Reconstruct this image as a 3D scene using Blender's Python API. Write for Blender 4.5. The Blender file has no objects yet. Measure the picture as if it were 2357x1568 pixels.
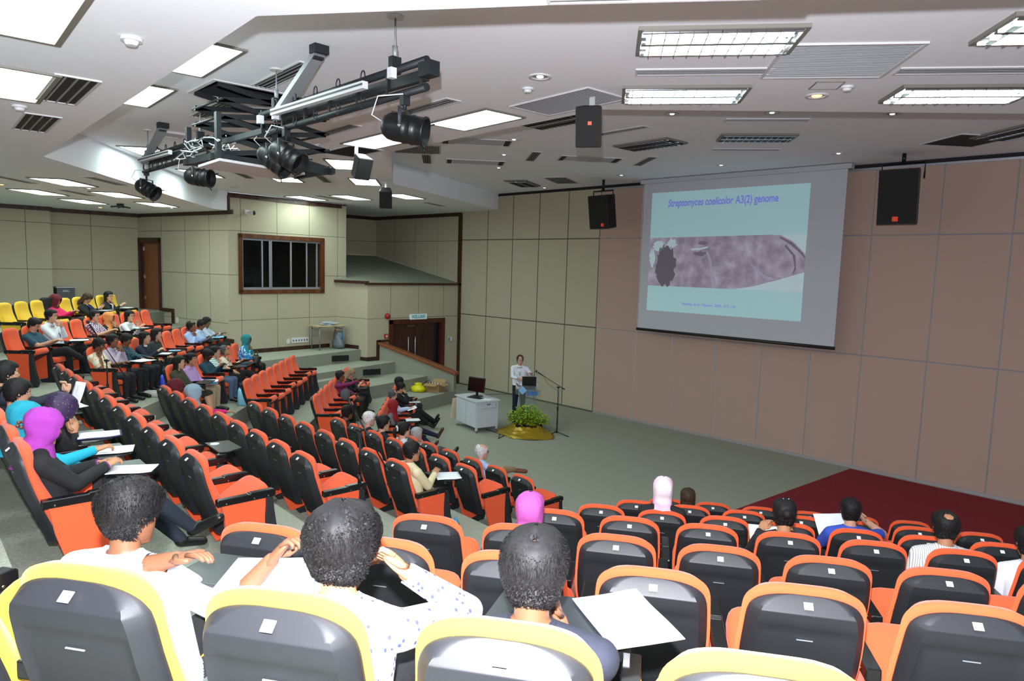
import bpy, bmesh, math, random
from mathutils import Vector, Matrix, noise
random.seed(7)
SC = bpy.context.scene
COL = SC.collection
PI = math.pi
R = math.radians

# ---------------------------------------------------------------- camera (solved from the room's vanishing points)
F, CX, CY, EYE = 1571.0, 1178.5, 784.0, 4.0
def _norm(v): return Vector(v).normalized()
_d1 = (-400 - CX, 570 - CY)
_b = _d1[1] - 0.0293 * _d1[0]
_dx = (-F * F - _d1[1] * _b) / (_d1[0] + _d1[1] * 0.0293)
_X = -_norm((_d1[0], _d1[1], F))
_Y = _norm((_dx, _b + 0.0293 * _dx, F))
_Y = (_Y - _X * _X.dot(_Y)).normalized()
_Z = _X.cross(_Y)
ROT = Matrix((_X, _Y, _Z))                       # camera (right, down, forward) -> world
def ray(x, y): return ROT @ Vector((x - CX, y - CY, F))
EYEV = Vector((0, 0, EYE))
def atz(x, y, z):                                # photo pixel -> point on the level z
    d = ray(x, y); return EYEV + d * ((z - EYE) / d.z)
def aty(x, y, Y):
    d = ray(x, y); return EYEV + d * (Y / d.y)
def atx(x, y, X):
    d = ray(x, y); return EYEV + d * (X / d.x)
def atplane(x, y, p, n):
    d = ray(x, y); return EYEV + d * ((Vector(p) - EYEV).dot(n) / d.dot(n))
cam = bpy.data.objects.new('camera', bpy.data.cameras.new('camera'))
COL.objects.link(cam)
_r, _u, _k = ROT @ Vector((1, 0, 0)), ROT @ Vector((0, -1, 0)), ROT @ Vector((0, 0, -1))
cam.matrix_world = Matrix(((_r.x, _u.x, _k.x, 0), (_r.y, _u.y, _k.y, 0), (_r.z, _u.z, _k.z, EYE), (0, 0, 0, 1)))
cam.data.sensor_width = 36.0
cam.data.lens = 36.0 * F / 2357.0
cam.data.clip_start = 0.05
SC.camera = cam

# ---------------------------------------------------------------- world, flash, exposure
W = bpy.data.worlds.new('world'); SC.world = W; W.use_nodes = True
W.node_tree.nodes['Background'].inputs[0].default_value = (0.78, 0.87, 1.0, 1)
W.node_tree.nodes['Background'].inputs[1].default_value = 0.58
fl = bpy.data.lights.new('camera_flash', 'SPOT')
fl.energy = 2100; fl.color = (0.93, 0.94, 1.0); fl.spot_size = R(150); fl.spot_blend = 0.6; fl.shadow_soft_size = 0.03
flo = bpy.data.objects.new('camera_flash', fl); COL.objects.link(flo)
flo.location = (-0.03, -0.03, EYE + 0.27)
flo.rotation_euler = Vector(ROT @ Vector((0, -0.12, 1))).to_track_quat('-Z', 'Y').to_euler()
SC.view_settings.view_transform = 'Standard'
SC.view_settings.look = 'None'
SC.view_settings.gamma = 1.0
SC.view_settings.use_curve_mapping = False
SC.view_settings.exposure = 0.0
LAMP = 18.0                                        # radiance of the lit ceiling panels

# ---------------------------------------------------------------- materials
def lin(c):
    if isinstance(c, str):
        c = c.lstrip('#'); c = [int(c[i:i + 2], 16) / 255 for i in (0, 2, 4)]
        c = [x / 12.92 if x <= 0.04045 else ((x + 0.055) / 1.055) ** 2.4 for x in c]
    return (*c[:3], 1.0)
MATS = {}
def mat(name, col, rough=0.6, bump=0.0, scale=60.0, vary=0.0, metal=0.0, emit=0.0, alpha=1.0, trans=0.0, spec=0.5, sheen=0.0):
    if name in MATS: return MATS[name]
    m = bpy.data.materials.new(name); m.use_nodes = True
    nt = m.node_tree; b = nt.nodes['Principled BSDF']
    c = lin(col)
    b.inputs['Base Color'].default_value = c
    b.inputs['Roughness'].default_value = rough
    b.inputs['Metallic'].default_value = metal
    b.inputs['Specular IOR Level'].default_value = spec
    if sheen: b.inputs['Sheen Weight'].default_value = sheen
    if alpha < 1: b.inputs['Alpha'].default_value = alpha
    if trans: b.inputs['Transmission Weight'].default_value = trans; b.inputs['IOR'].default_value = 1.2
    if emit:
        b.inputs['Emission Color'].default_value = c
        b.inputs['Emission Strength'].default_value = emit
    if bump or vary:
        tc = nt.nodes.new('ShaderNodeTexCoord')
        n = nt.nodes.new('ShaderNodeTexNoise'); n.inputs['Scale'].default_value = scale; n.inputs['Detail'].default_value = 4
        nt.links.new(tc.outputs['Object'], n.inputs['Vector'])
        if bump:
            bp = nt.nodes.new('ShaderNodeBump'); bp.inputs['Strength'].default_value = bump; bp.inputs['Distance'].default_value = 0.01
            nt.links.new(n.outputs['Fac'], bp.inputs['Height']); nt.links.new(bp.outputs['Normal'], b.inputs['Normal'])
        if vary:
            mx = nt.nodes.new('ShaderNodeMix'); mx.data_type = 'RGBA'; mx.blend_type = 'MULTIPLY'
            mx.inputs['Factor'].default_value = 1.0
            rp = nt.nodes.new('ShaderNodeMapRange')
            rp.inputs['From Min'].default_value = 0.3; rp.inputs['From Max'].default_value = 0.7
            rp.inputs['To Min'].default_value = 1 - vary; rp.inputs['To Max'].default_value = 1 + vary * 0.4
            nt.links.new(n.outputs['Fac'], rp.inputs['Value'])
            mx.inputs['A'].default_value = c
            nt.links.new(rp.outputs['Result'], mx.inputs['B'])
            nt.links.new(mx.outputs['Result'], b.inputs['Base Color'])
    MATS[name] = m
    return m
def ramp_mat(name, stops, scale=20.0, kind='noise', rough=0.8, detail=3.0, rot=(0, 0, 0), stretch=(1, 1, 1), interp='CONSTANT'):
    """cloth prints, wood grain, carpets: a colour ramp over noise, voronoi or wave"""
    if name in MATS: return MATS[name]
    m = bpy.data.materials.new(name); m.use_nodes = True
    nt = m.node_tree; b = nt.nodes['Principled BSDF']; b.inputs['Roughness'].default_value = rough
    if name.startswith('hair_'): b.inputs['Specular IOR Level'].default_value = .28
    tc = nt.nodes.new('ShaderNodeTexCoord'); mp = nt.nodes.new('ShaderNodeMapping')
    mp.inputs['Rotation'].default_value = rot; mp.inputs['Scale'].default_value = stretch
    nt.links.new(tc.outputs['Object'], mp.inputs['Vector'])
    if kind == 'noise':
        t = nt.nodes.new('ShaderNodeTexNoise'); t.inputs['Detail'].default_value = detail; out = t.outputs['Fac']
    elif kind == 'voronoi':
        t = nt.nodes.new('ShaderNodeTexVoronoi'); out = t.outputs['Distance']
    elif kind == 'cells':
        t = nt.nodes.new('ShaderNodeTexVoronoi'); sx = nt.nodes.new('ShaderNodeSeparateColor'); nt.links.new(t.outputs['Color'], sx.inputs['Color']); out = sx.outputs[0]
    elif kind == 'checker':
        t = nt.nodes.new('ShaderNodeTexChecker'); out = t.outputs['Fac']
    else:
        t = nt.nodes.new('ShaderNodeTexWave'); t.inputs['Distortion'].default_value = detail; t.bands_direction = 'X'; out = t.outputs['Fac']
    t.inputs['Scale'].default_value = scale
    nt.links.new(mp.outputs['Vector'], t.inputs['Vector'])
    cr = nt.nodes.new('ShaderNodeValToRGB'); cr.color_ramp.interpolation = interp
    while len(cr.color_ramp.elements) < len(stops): cr.color_ramp.elements.new(0.5)
    for e, (p, c) in zip(cr.color_ramp.elements, stops): e.position = p; e.color = lin(c)
    nt.links.new(out, cr.inputs['Fac']); nt.links.new(cr.outputs['Color'], b.inputs['Base Color'])
    MATS[name] = m
    return m

# ---------------------------------------------------------------- mesh helpers
def link(name, me, parent=None, m=None):
    o = bpy.data.objects.new(name, me); COL.objects.link(o)
    if parent is not None: o.parent = parent
    if m is not None:
        for x in (m if isinstance(m, (list, tuple)) else [m]): me.materials.append(x)
    return o
class MB:
    """collects boxes, tubes, lofts and faces, then links them as ONE mesh"""
    def __init__(s): s.v = []; s.f = []; s.m = []; s.smooth = []
    def add(s, vs, fs, mi=0, sm=False):
        k = len(s.v); s.v += [tuple(v) for v in vs]
        s.f += [tuple(i + k for i in f) for f in fs]; s.m += [mi] * len(fs); s.smooth += [sm] * len(fs); return s
    def box(s, c, d, rz=0.0, mi=0, rx=0.0, ry=0.0, M=None):
        mt = M if M is not None else (Matrix.Rotation(rz, 4, 'Z') @ Matrix.Rotation(ry, 4, 'Y') @ Matrix.Rotation(rx, 4, 'X'))
        vs = [Vector(c) + (mt @ Vector((sx * d[0] / 2, sy * d[1] / 2, sz * d[2] / 2))) for sx in (-1, 1) for sy in (-1, 1) for sz in (-1, 1)]
        return s.add(vs, [(0, 1, 3, 2), (4, 6, 7, 5), (0, 4, 5, 1), (2, 3, 7, 6), (0, 2, 6, 4), (1, 5, 7, 3)], mi)
    def prism(s, poly, z0, z1, mi=0, side=None):
        n = len(poly); vs = [(*p, z0) for p in poly] + [(*p, z1) for p in poly]
        tri = tri_poly(poly)
        fs = [tuple(n + i for i in t) for t in tri] + [tuple(reversed(t)) for t in tri]
        s.add(vs, fs, mi)
        s.add(vs, [(i, (i + 1) % n, n + (i + 1) % n, n + i) for i in range(n)], mi if side is None else side)
        return s
    def quad(s, a, b, c, d, mi=0): return s.add([a, b, c, d], [(0, 1, 2, 3)], mi)
    def loft(s, rings, mi=0, closed=True, cap=True, sm=True):
        n = len(rings[0]); vs = [p for r in rings for p in r]; fs = []
        for i in range(len(rings) - 1):
            for j in range(n if closed else n - 1):
                a, b = i * n + j, i * n + (j + 1) % n
                fs.append((a, b, b + n, a + n))
        s.add(vs, fs, mi, sm)
        if cap and closed:
            k = len(s.v) - len(vs)
            s.f.append(tuple(k + j for j in reversed(range(n)))); s.m.append(mi); s.smooth.append(False)
            s.f.append(tuple(k + (len(rings) - 1) * n + j for j in range(n))); s.m.append(mi); s.smooth.append(False)
        return s
    def tube(s, pts, r, n=8, mi=0, sm=True, cap=True):
        pts = [Vector(p) for p in pts]; rr = r if isinstance(r, (list, tuple)) else [r] * len(pts)
        t0 = (pts[1] - pts[0]).normalized()
        up = Vector((0, 0, 1)) if abs(t0.z) < 0.9 else Vector((1, 0, 0))
        a = t0.cross(up).normalized(); rings = []
        for i, p in enumerate(pts):
            t = (pts[min(i + 1, len(pts) - 1)] - pts[max(i - 1, 0)]).normalized()
            a = (a - t * a.dot(t)).normalized(); b = t.cross(a)
            q = rr[i] if isinstance(rr[i], (list, tuple)) else (rr[i], rr[i])
            rings.append([p + a * (math.cos(2 * PI * j / n) * q[0]) + b * (math.sin(2 * PI * j / n) * q[1]) for j in range(n)])
        return s.loft(rings, mi, True, cap, sm)
    def ball(s, c, r, n=12, m=8, mi=0, M=None):
        r = r if isinstance(r, (list, tuple, Vector)) else (r, r, r); rings = []
        for i in range(m + 1):
            ph = PI * (i + 0.02) / (m + 0.04) - PI / 2
            ring = []
            for j in range(n):
                v = Vector((r[0] * math.cos(ph) * math.cos(2 * PI * j / n), r[1] * math.cos(ph) * math.sin(2 * PI * j / n), r[2] * math.sin(ph)))
                if M is not None: v = M @ v
                ring.append(Vector(c) + v)
            rings.append(ring)
        return s.loft(rings, mi)
    def mesh(s, name='mesh'):
        me = bpy.data.meshes.new(name)
        me.from_pydata(s.v, [], s.f); me.polygons.foreach_set('material_index', s.m); me.polygons.foreach_set('use_smooth', s.smooth)
        me.update(); return me
    def build(s, name, m, parent=None, bevel=0.0, seg=2):
        me = s.mesh(name)
        if bevel:
            bm = bmesh.new(); bm.from_mesh(me)
            bmesh.ops.remove_doubles(bm, verts=bm.verts, dist=1e-5)
            es = [e for e in bm.edges if len(e.link_faces) == 2 and e.calc_face_angle(0) > 0.6]
            bmesh.ops.bevel(bm, geom=es, offset=bevel, segments=seg, affect='EDGES', profile=0.5, clamp_overlap=True)
            bm.to_mesh(me); bm.free()
        return link(name, me, parent, m)
def tri_poly(poly):
    from mathutils.geometry import tessellate_polygon
    return [tuple(t) for t in tessellate_polygon([[Vector((p[0], p[1], 0)) for p in poly]])]
def tag(o, label=None, cat=None, group=None, kind=None):
    if label: o['label'] = label
    if cat: o['category'] = cat
    if group: o['group'] = group
    if kind: o['kind'] = kind
    return o
def thing(name, label, cat, loc=(0, 0, 0), rz=0.0, group=None):
    o = bpy.data.objects.new(name, None); COL.objects.link(o); o.empty_display_size = 0.1
    o.location = loc; o.rotation_euler = (0, 0, rz)
    return tag(o, label, cat, group)
def struct(o): o['kind'] = 'structure'; return o
def text_mesh(txt, size, depth=0.002, bold=False, shear=0.0):
    cu = bpy.data.curves.new('lettering', 'FONT'); cu.body = txt; cu.size = size; cu.extrude = depth; cu.align_x = 'CENTER'; cu.align_y = 'CENTER'
    cu.shear = shear
    if bold: cu.offset = size * 0.018
    o = bpy.data.objects.new('lettering', cu); COL.objects.link(o)
    me = bpy.data.meshes.new_from_object(o.evaluated_get(bpy.context.evaluated_depsgraph_get()))
    bpy.data.objects.remove(o); bpy.data.curves.remove(cu); return me
def place_text(name, txt, size, m, M, parent=None, **k):
    me = text_mesh(txt, size, **k); me.transform(M); return link(name, me, parent, m)
def frame_of(loc, xdir, ydir):
    x = Vector(xdir).normalized(); y = Vector(ydir).normalized(); z = x.cross(y)
    return Matrix(((x.x, y.x, z.x, loc[0]), (x.y, y.y, z.y, loc[1]), (x.z, y.z, z.z, loc[2]), (0, 0, 0, 1)))

# shared materials
CREAM = mat('cream_fabric_panel', '#b3ac96', 0.95, 0.15, 300, 0.05)
BROWN = mat('brown_fabric_panel', '#b69c90', 0.95, 0.15, 300, 0.05)
SEAM = mat('panel_seam_dark', '#5a584c', 0.9)
ALU = mat('aluminium', '#b9bdc6', 0.35, metal=0.7)
DWOOD = ramp_mat('dark_wood', [(0.0, '#2c1710'), (0.6, '#3a2016'), (1.0, '#4a2a1c')], 4, 'wave', 0.45, 6, stretch=(3, 3, .3), interp='LINEAR')
MWOOD = ramp_mat('brown_wood', [(0.0, '#6e3c1e'), (0.6, '#7f4826'), (1.0, '#8d5430')], 3, 'wave', 0.4, 6, stretch=(4, 4, .3), interp='LINEAR')
RWOOD = ramp_mat('red_brown_wood', [(0.0, '#45190f'), (0.6, '#54221a'), (1.0, '#5f2a1e')], 3, 'wave', 0.35, 6, stretch=(4, 4, .3), interp='LINEAR')
CARPET = ramp_mat('grey_green_carpet', [(0.25, '#85887c'), (0.5, '#989c8e'), (0.75, '#a8ab9c')], 55, 'noise', 1.0, 8, interp='LINEAR')
RISER = ramp_mat('grey_carpet_riser', [(0.25, '#7d8076'), (0.5, '#8b8e82'), (0.75, '#989c8f')], 70, 'noise', 1.0, 8, interp='LINEAR')
REDC = ramp_mat('red_carpet', [(0.25, '#6c0a16'), (0.5, '#7e0c1c'), (0.75, '#8c1222')], 40, 'noise', 1.0, 8, interp='LINEAR')
CEIL = mat('ceiling_paint', '#eef2fa', 0.95, 0.02, 30, 0.015)
BLACK = mat('black_plastic', '#141517', 0.45, 0.05, 400)
BLACKM = mat('black_metal', '#16181a', 0.4, metal=0.3)
WHITE = mat('white_plastic', '#d8dadd', 0.4)
PAPER = mat('white_paper', '#e8eaf2', 0.8)
CHROME = mat('chrome', '#c8ccd2', 0.2, metal=1.0)
# ================================================================ seating plan (rows in three straight blocks)
ANG = {'L': R(-41), 'M': R(-2.4), 'R': R(33.5)}
ZT = {'L': [0, .35, .70, 1.045, 1.385, 1.725, 2.06, 2.40],
      'M': [.355 * k for k in range(7)] + [2.55], 'R': [.355 * k for k in range(6)] + [2.20, 2.55]}
ROWN = {'L': {0: -1.73, 1: -3.02, 2: -4.27, 3: -5.45, 4: -6.68, 5: -7.87, 6: -8.9},
        'M': {0: 6.71, 1: 5.63, 2: 4.35, 3: 3.06, 4: 1.80, 5: .58, 6: -.7},
        'R': {0: 9.1, 1: 7.85, 2: 6.57, 3: 5.33, 4: 4.02, 5: 2.79, 6: 1.44}}
def axes(b):
    a = ANG[b]; return Vector((math.cos(a), math.sin(a))), Vector((-math.sin(a), math.cos(a)))
def tn(b, t, n):
    d, q = axes(b); return d * t + q * n
def isect(b1, n1, b2, n2):
    q1, q2 = axes(b1)[1], axes(b2)[1]
    det = q1.x * q2.y - q1.y * q2.x
    return Vector(((n1 * q2.y - n2 * q1.y) / det, (q1.x * n2 - q2.x * n1) / det))
def edge_n(b, k): return ROWN[b][k - 1] - .10

# ---------------------------------------------------------------- floors
stage = MB().prism([(-18, 15.2), (-18, 10), (-15.2, 4), (-5, 4), (5, 8), (9, 8), (9, 15.2)], -.2, 0).build('floor_stage', CARPET)
struct(stage)
RM = {k: isect('R', edge_n('R', k), 'M', edge_n('M', k)) for k in range(1, 8)}
ML = {k: isect('M', edge_n('M', k), 'L', edge_n('L', k)) for k in range(1, 8)}
def lineat(a, b, s): return a + (b - a) * s
SIDE = {1: (-14.8, 11.4), 2: (-15.52, 10.31), 3: (-16.32, 8.96), 4: (-17.17, 8.4)}
RAMP0, RAMP1 = Vector((-17.68, 11.79)), Vector((-15.33, 12.86))
def cross2(a, b): return a.x * b.y - a.y * b.x
def hit(p, d, q, e): return p + d * (cross2(q - p, e) / cross2(d, e))
FAR = {1: (-24, -4), }
for k in range(1, 8):
    rmb = RM[k] + (RM[7] - RM[1]).normalized() * 9
    mlb = ML[k] + (ML[7] - ML[1]).normalized() * 9
    d, q = axes('R')
    far = q * edge_n('R', k) + d * 8
    pr = [RM[k], far, far - q * 9, rmb]
    pm = [ML[k], RM[k], rmb, mlb]
    qL, dL = axes('L')[1], axes('L')[0]
    if k <= 4:
        sp, sd = Vector(SIDE[k]), Vector((-.225, .974))
        bend = hit(qL * edge_n('L', k), dL, sp, sd)
        end = hit(sp, sd, RAMP0, RAMP1 - RAMP0)
        pl = [mlb, (-24, -6), (-24, 7.3), (-19.3, 8.4), (-19.6, 11.45), RAMP0 + Vector((-.1, -.05)), end, bend, ML[k]]
    else:
        end = hit(qL * edge_n('L', k), dL, Vector((-23.2, 7.0)), Vector((4.8, 1.08)))
        pl = [mlb, (-24, -6), (-24, 6.75), end, ML[k]]
    for b, poly in (('R', pr), ('M', pm), ('L', pl)):
        poly = [Vector(p) for p in poly]
        area = sum(cross2(poly[i], poly[(i + 1) % len(poly)]) for i in range(len(poly)))
        if area < 0: poly.reverse()
        o = MB().prism([tuple(p) for p in poly], ZT[b][k - 1] - .05, ZT[b][k], 0, 1).build('floor_tier', [CARPET, RISER])
        struct(o)
# half-height steps in the aisles
for k in range(1, 7):
    p = (ML[k] + (ML[7] - ML[1]).normalized() * -.17)
    z0, z1 = ZT['L'][k - 1], ZT['L'][k]
    a = math.atan2((ML[7] - ML[1]).y, (ML[7] - ML[1]).x) + PI / 2
    struct(MB().box((p.x, p.y, (z0 + (z0 + z1) / 2) / 2), (1.0, .36, (z1 - z0) / 2), a).build('floor_step', RISER))
s0 = atz(759, 871, .875)
struct(MB().box((-16.35, 9.35, .785), (.42, .95, .17), R(13)).build('floor_step', CARPET))
tag(MB().prism([(-5.35, 9.4), (7, 9.4), (7, 14.98), (-4.8, 14.98)], .0, .008).build('red_carpet', REDC),
    'dark red carpet laid on the stage floor along the brown wall', 'carpet')

# ---------------------------------------------------------------- walls of fabric panels
def panel_wall(name, p0, p1, z0, z1, us, zs, m, holes=(), gap=.012, side=1, top=None, mi_of=None, seam_of=None, thick=.05):
    """cells between the cuts us/zs (with seams), holes = (u0,u1,z0,z1); side=+1: room on the left of p0->p1"""
    p0, p1 = Vector(p0), Vector(p1); L = (p1 - p0).length; d = (p1 - p0) / L; nrm = Vector((-d.y, d.x)) * side
    cu = {0: 0, L: 0}; cz = {z0: 0, z1: 0}
    for h in holes:
        for u in h[:2]: cu.setdefault(u, 0)
        for z in h[2:]: cz.setdefault(z, 0)
    for u in us: cu[u] = 1
    for z in zs: cz[z] = 1
    U, Z = sorted(cu), sorted(cz); mb = MB(); T = thick
    def P(u, z, t): q = p0 + d * u + nrm * t; return (q.x, q.y, z)
    for a, b in zip(U, U[1:]):
        for c, e in zip(Z, Z[1:]):
            um, zm = (a + b) / 2, (c + e) / 2
            if any(h[0] < um < h[1] and h[2] < zm < h[3] for h in holes): continue
            mi = mi_of(um, zm) if mi_of else 0; si = seam_of(um, zm) if seam_of else 1
            a2, b2 = a + cu[a] * gap / 2, b - cu[b] * gap / 2; c2, e2 = c + cz[c] * gap / 2, e - cz[e] * gap / 2
            vs = [P(a2, c2, 0), P(b2, c2, 0), P(b2, e2, 0), P(a2, e2, 0), P(a, c, -.012), P(b, c, -.012), P(b, e, -.012), P(a, e, -.012),
                  P(a, c, -T), P(b, c, -T), P(b, e, -T), P(a, e, -T)]
            fl_ = (lambda f: f) if side > 0 else (lambda f: tuple(reversed(f)))
            mb.add([vs[i] for i in range(12)], [fl_((3, 2, 1, 0))], mi)
            mb.add(vs, [fl_(f) for f in ((0, 1, 5, 4), (1, 2, 6, 5), (2, 3, 7, 6), (3, 0, 4, 7))], si)
            mb.add(vs, [fl_(f) for f in ((4, 5, 9, 8), (5, 6, 10, 9), (6, 7, 11, 10), (7, 4, 8, 11), (8, 9, 10, 11))], si)
    return struct(mb.build(name, m))
SEAMB = mat('panel_strip_silver', '#a9a4a8', 0.5, metal=0.3)
XS = [-16.3, -15.16, -14.05, -12.92, -11.77, -10.4, -9.3, -8.1, -6.95, -5.85, -4.81, -3.61, -2.45, -1.25, -.05, 1.15, 2.35, 3.55, 4.75]
FW = panel_wall('wall_front', (7, 15.1), (-17.6, 15.1), 0, 6.22, [7 - x for x in XS], [2.40, 4.87], [CREAM, SEAM, BROWN, SEAMB], side=1, gap=.03,
                mi_of=lambda u, z: 0 if u > 7 + 11.77 else 2, seam_of=lambda u, z: 1 if u > 7 + 11.77 else 3)
struct(MB().box((-5.3, 15.13, 6.27), (24.6, .06, .1)).build('trim_1', mat('shadow_gap', '#17171a', 0.8)))
struct(MB().box((-2.4, 15.085, 6.2), (18.7, .04, .045)).build('trim_2', ALU))
struct(MB().box((-2.4, 15.09, .03), (18.7, .03, .06)).build('baseboard_front', SEAMB))
struct(MB().box((-14.7, 15.09, .02), (5.85, .03, .04)).build('baseboard_front', SEAM))
# wall with the exit doors, and the box it belongs to
KW = panel_wall('wall_exit', (-17.6, 15.1), (-17.6, 11.45), 0, 3.36, [.72, 2.82, 1.75], [2.33], [CREAM, SEAM], holes=[(.72, 2.82, 0, 2.24)], side=1)
panel_wall('wall_exit_return', (-17.6, 11.45), (-18.9, 11.12), 0, 3.42, [], [2.33], [CREAM, SEAM], side=1)
struct(MB().box((-17.62, 13.28, 3.39), (.14, 3.75, .07)).box((-18.25, 11.27, 3.43), (1.36, .12, .08), R(14.3)).build('trim_3', DWOOD))
struct(MB().box((-17.6, 15.05, 2.88), (.1, .1, 5.76)).build('trim_4', DWOOD))
struct(MB().box((-17.58, 14.72, .06), (.03, .7, .12)).box((-17.585, 11.62, 1.11), (.04, .4, .12)).box((-17.57, 11.82, 1.36), (.05, .11, .62)).box((-17.57, 12.0, 1.64), (.05, .38, .07)).build('baseboard_exit', DWOOD))
panel_wall('wall_alcove_front', (-17.65, 15.25), (-23.0, 15.25), 3.0, 5.8, [1.4, 2.7, 4.0], [4.85], [CREAM, SEAM], side=1)
panel_wall('wall_alcove_back', (-22.9, 15.25), (-22.9, 11.2), 3.0, 5.8, [1.3, 2.6], [4.85], [CREAM, SEAM], side=1)
struct(MB().box((-22.86, 13.2, 5.74), (.06, 4.2, .12)).box((-20.25, 15.21, 5.74), (5.3, .06, .12)).build('trim_5', DWOOD))
slope = MB()
slope.add([(-17.66, 15.24, 3.40), (-17.66, 11.5, 3.40), (-18.9, 11.15, 3.52), (-22.88, 11.3, 4.30), (-22.88, 15.24, 4.30), (-17.66, 15.24, 3.2), (-17.66, 11.5, 3.2), (-18.9, 11.15, 3.2), (-22.88, 11.3, 3.2), (-22.88, 15.24, 3.2)],
          [(0, 4, 3), (0, 3, 2, 1), (0, 1, 6, 5), (1, 2, 7, 6), (2, 3, 8, 7)])
struct(slope.build('floor_alcove_slope', RISER))
# booth wall with its window, wall with the small door, far wall
P0, P1 = Vector((-18.6, 7.69)), Vector((-18.9, 11.5)); BU = (P1 - P0).normalized(); BN = Vector((BU.y, -BU.x))
panel_wall('wall_booth', P0, P1, 1.3, 5.74, [.36, 1.45, 2.5, 3.5], [2.33, 3.58, 4.78], [CREAM, SEAM], holes=[(.36, 2.96, 3.14, 4.66)], side=-1)
panel_wall('wall_booth_end', P1, (-22.9, 11.5), 3.4, 5.8, [], [], [CREAM, SEAM], side=-1)
D0, D1 = Vector((-23.2, 6.82)), Vector((-18.6, 7.69)); DU = (D1 - D0).normalized(); DN = Vector((DU.y, -DU.x))
panel_wall('wall_rear_door', D0, D1, 1.3, 5.32, [1.35, 2.6, 3.8], [2.25, 3.58, 4.78], [CREAM, SEAM], holes=[(.06, 1.27, 1.3, 4.56)], side=-1)
panel_wall('wall_rear', (-23.0, -4), (-23.2, 6.82), 1.3, 5.32, [7.9, 9.55], [2.3, 3.58, 4.86], [CREAM, SEAM], side=-1)
panel_wall('wall_rear_pier', (-22.75, -4), (-22.75, 4.46), 1.3, 5.32, [7.0, 7.88], [2.3, 3.58, 4.86], [CREAM, SEAM], side=-1, thick=.3)
def wallpt(p0, du, dn, u, z, t=0.0): q = p0 + du * u + dn * t; return Vector((q.x, q.y, z))
def wall_box(mb, p0, du, dn, u0, u1, z0, z1, t0, t1, mi=0):
    c = wallpt(p0, du, dn, (u0 + u1) / 2, (z0 + z1) / 2, (t0 + t1) / 2)
    return mb.box(c, (u1 - u0, abs(t1 - t0), z1 - z0), math.atan2(du.y, du.x), mi)
tr = MB(); wall_box(tr, P0, BU, BN, -.05, 3.62, 5.66, 5.78, 0, .05); wall_box(tr, P0, BU, BN, -.06, .04, 5.28, 5.7, 0, .06)
struct(tr.build('trim_6', DWOOD))
tr = MB(); wall_box(tr, D0, DU, DN, 0, 4.94, 5.2, 5.32, 0, .05); struct(tr.build('trim_7', DWOOD))
struct(MB().box((-23.08, 5.7, 5.25), (.1, 2.4, .12)).box((-22.7, .3, 5.25), (.1, 8.4, .12)).build('trim_8', DWOOD))
bb = MB(); wall_box(bb, P0, BU, BN, .1, 3.2, 1.385, 1.5, 0, .03); struct(bb.build('baseboard_booth', DWOOD))
bb = MB(); ju = Vector((-.969, -.246)); jn = Vector((.246, -.969)); wall_box(bb, Vector((-17.62, 11.45)), ju, jn, 0.38, 1.3, 1.385, 1.5, 0, .03); wall_box(bb, Vector((-17.62, 11.45)), ju, jn, .33, .43, 1.05, 1.5, 0, .035); wall_box(bb, Vector((-17.62, 11.45)), ju, jn, -.03, .4, 1.05, 1.16, 0, .03)
struct(bb.build('baseboard_return', DWOOD))
bb = MB(); wall_box(bb, D0, DU, DN, 1.95, 4.9, 1.72, 1.84, 0, .03); wall_box(bb, D0, DU, DN, 1.85, 1.96, 1.72, 2.5, 0, .04); wall_box(bb, D0, DU, DN, 1.27, 1.95, 2.4, 2.5, 0, .035)
struct(bb.build('baseboard_rear', DWOOD))
# booth window
wn = MB()
for a in ((0.28, 3.02, 4.6, 4.72), (0.28, 3.02, 3.06, 3.18), (0.28, 0.40, 3.1, 4.7), (2.90, 3.02, 3.1, 4.7)): wall_box(wn, P0, BU, BN, *a, -.14, .035)
win = struct(wn.build('window_1', ramp_mat('window_wood', [(0, '#4d2812'), (.6, '#5e3318'), (1, '#6a3d20')], 3, 'wave', .4, 6, stretch=(4, 4, .3), interp='LINEAR'), bevel=.006, seg=1))
al = MB()
for a in ((0.40, 2.90, 3.18, 3.24), (0.40, 2.90, 4.55, 4.6), (0.40, 0.45, 3.2, 4.6), (1.00, 1.04, 3.2, 4.6), (1.23, 1.28, 3.2, 4.6), (1.29, 1.32, 3.2, 4.6), (1.90, 1.95, 3.2, 4.6), (2.43, 2.47, 3.2, 4.6), (2.78, 2.82, 3.2, 4.6)): wall_box(al, P0, BU, BN, *a, -.09, -.05)
al.build('sash', ALU, win)
GLASS = mat('booth_glass', '#aab4b0', 0.03, trans=1.0, spec=.4)
for a in ((.45, 1.0), (1.04, 1.23), (1.32, 1.9), (1.95, 2.43)):
    g = MB(); wall_box(g, P0, BU, BN, *a, 3.24, 4.55, -.075, -.069); g.build('pane', GLASS, win)
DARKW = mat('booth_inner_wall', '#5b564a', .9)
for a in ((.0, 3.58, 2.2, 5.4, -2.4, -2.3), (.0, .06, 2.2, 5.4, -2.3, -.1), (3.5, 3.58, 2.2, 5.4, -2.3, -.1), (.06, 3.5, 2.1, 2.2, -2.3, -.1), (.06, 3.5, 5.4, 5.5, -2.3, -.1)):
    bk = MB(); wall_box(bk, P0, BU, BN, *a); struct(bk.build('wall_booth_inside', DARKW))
kb = thing('equipment_rack', 'dark equipment rack standing inside the control booth window', 'rack')
q = MB(); wall_box(q, P0, BU, BN, 0.58, 1.03, 2.2, 3.75, -1.2, -.6); q.build('cabinet', BLACK, kb)
q = MB(); wall_box(q, P0, BU, BN, 0.62, 0.99, 3.3, 3.6, -.6, -.58); q.build('front_panel', mat('rack_face', '#33373b', .4), kb)
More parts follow.
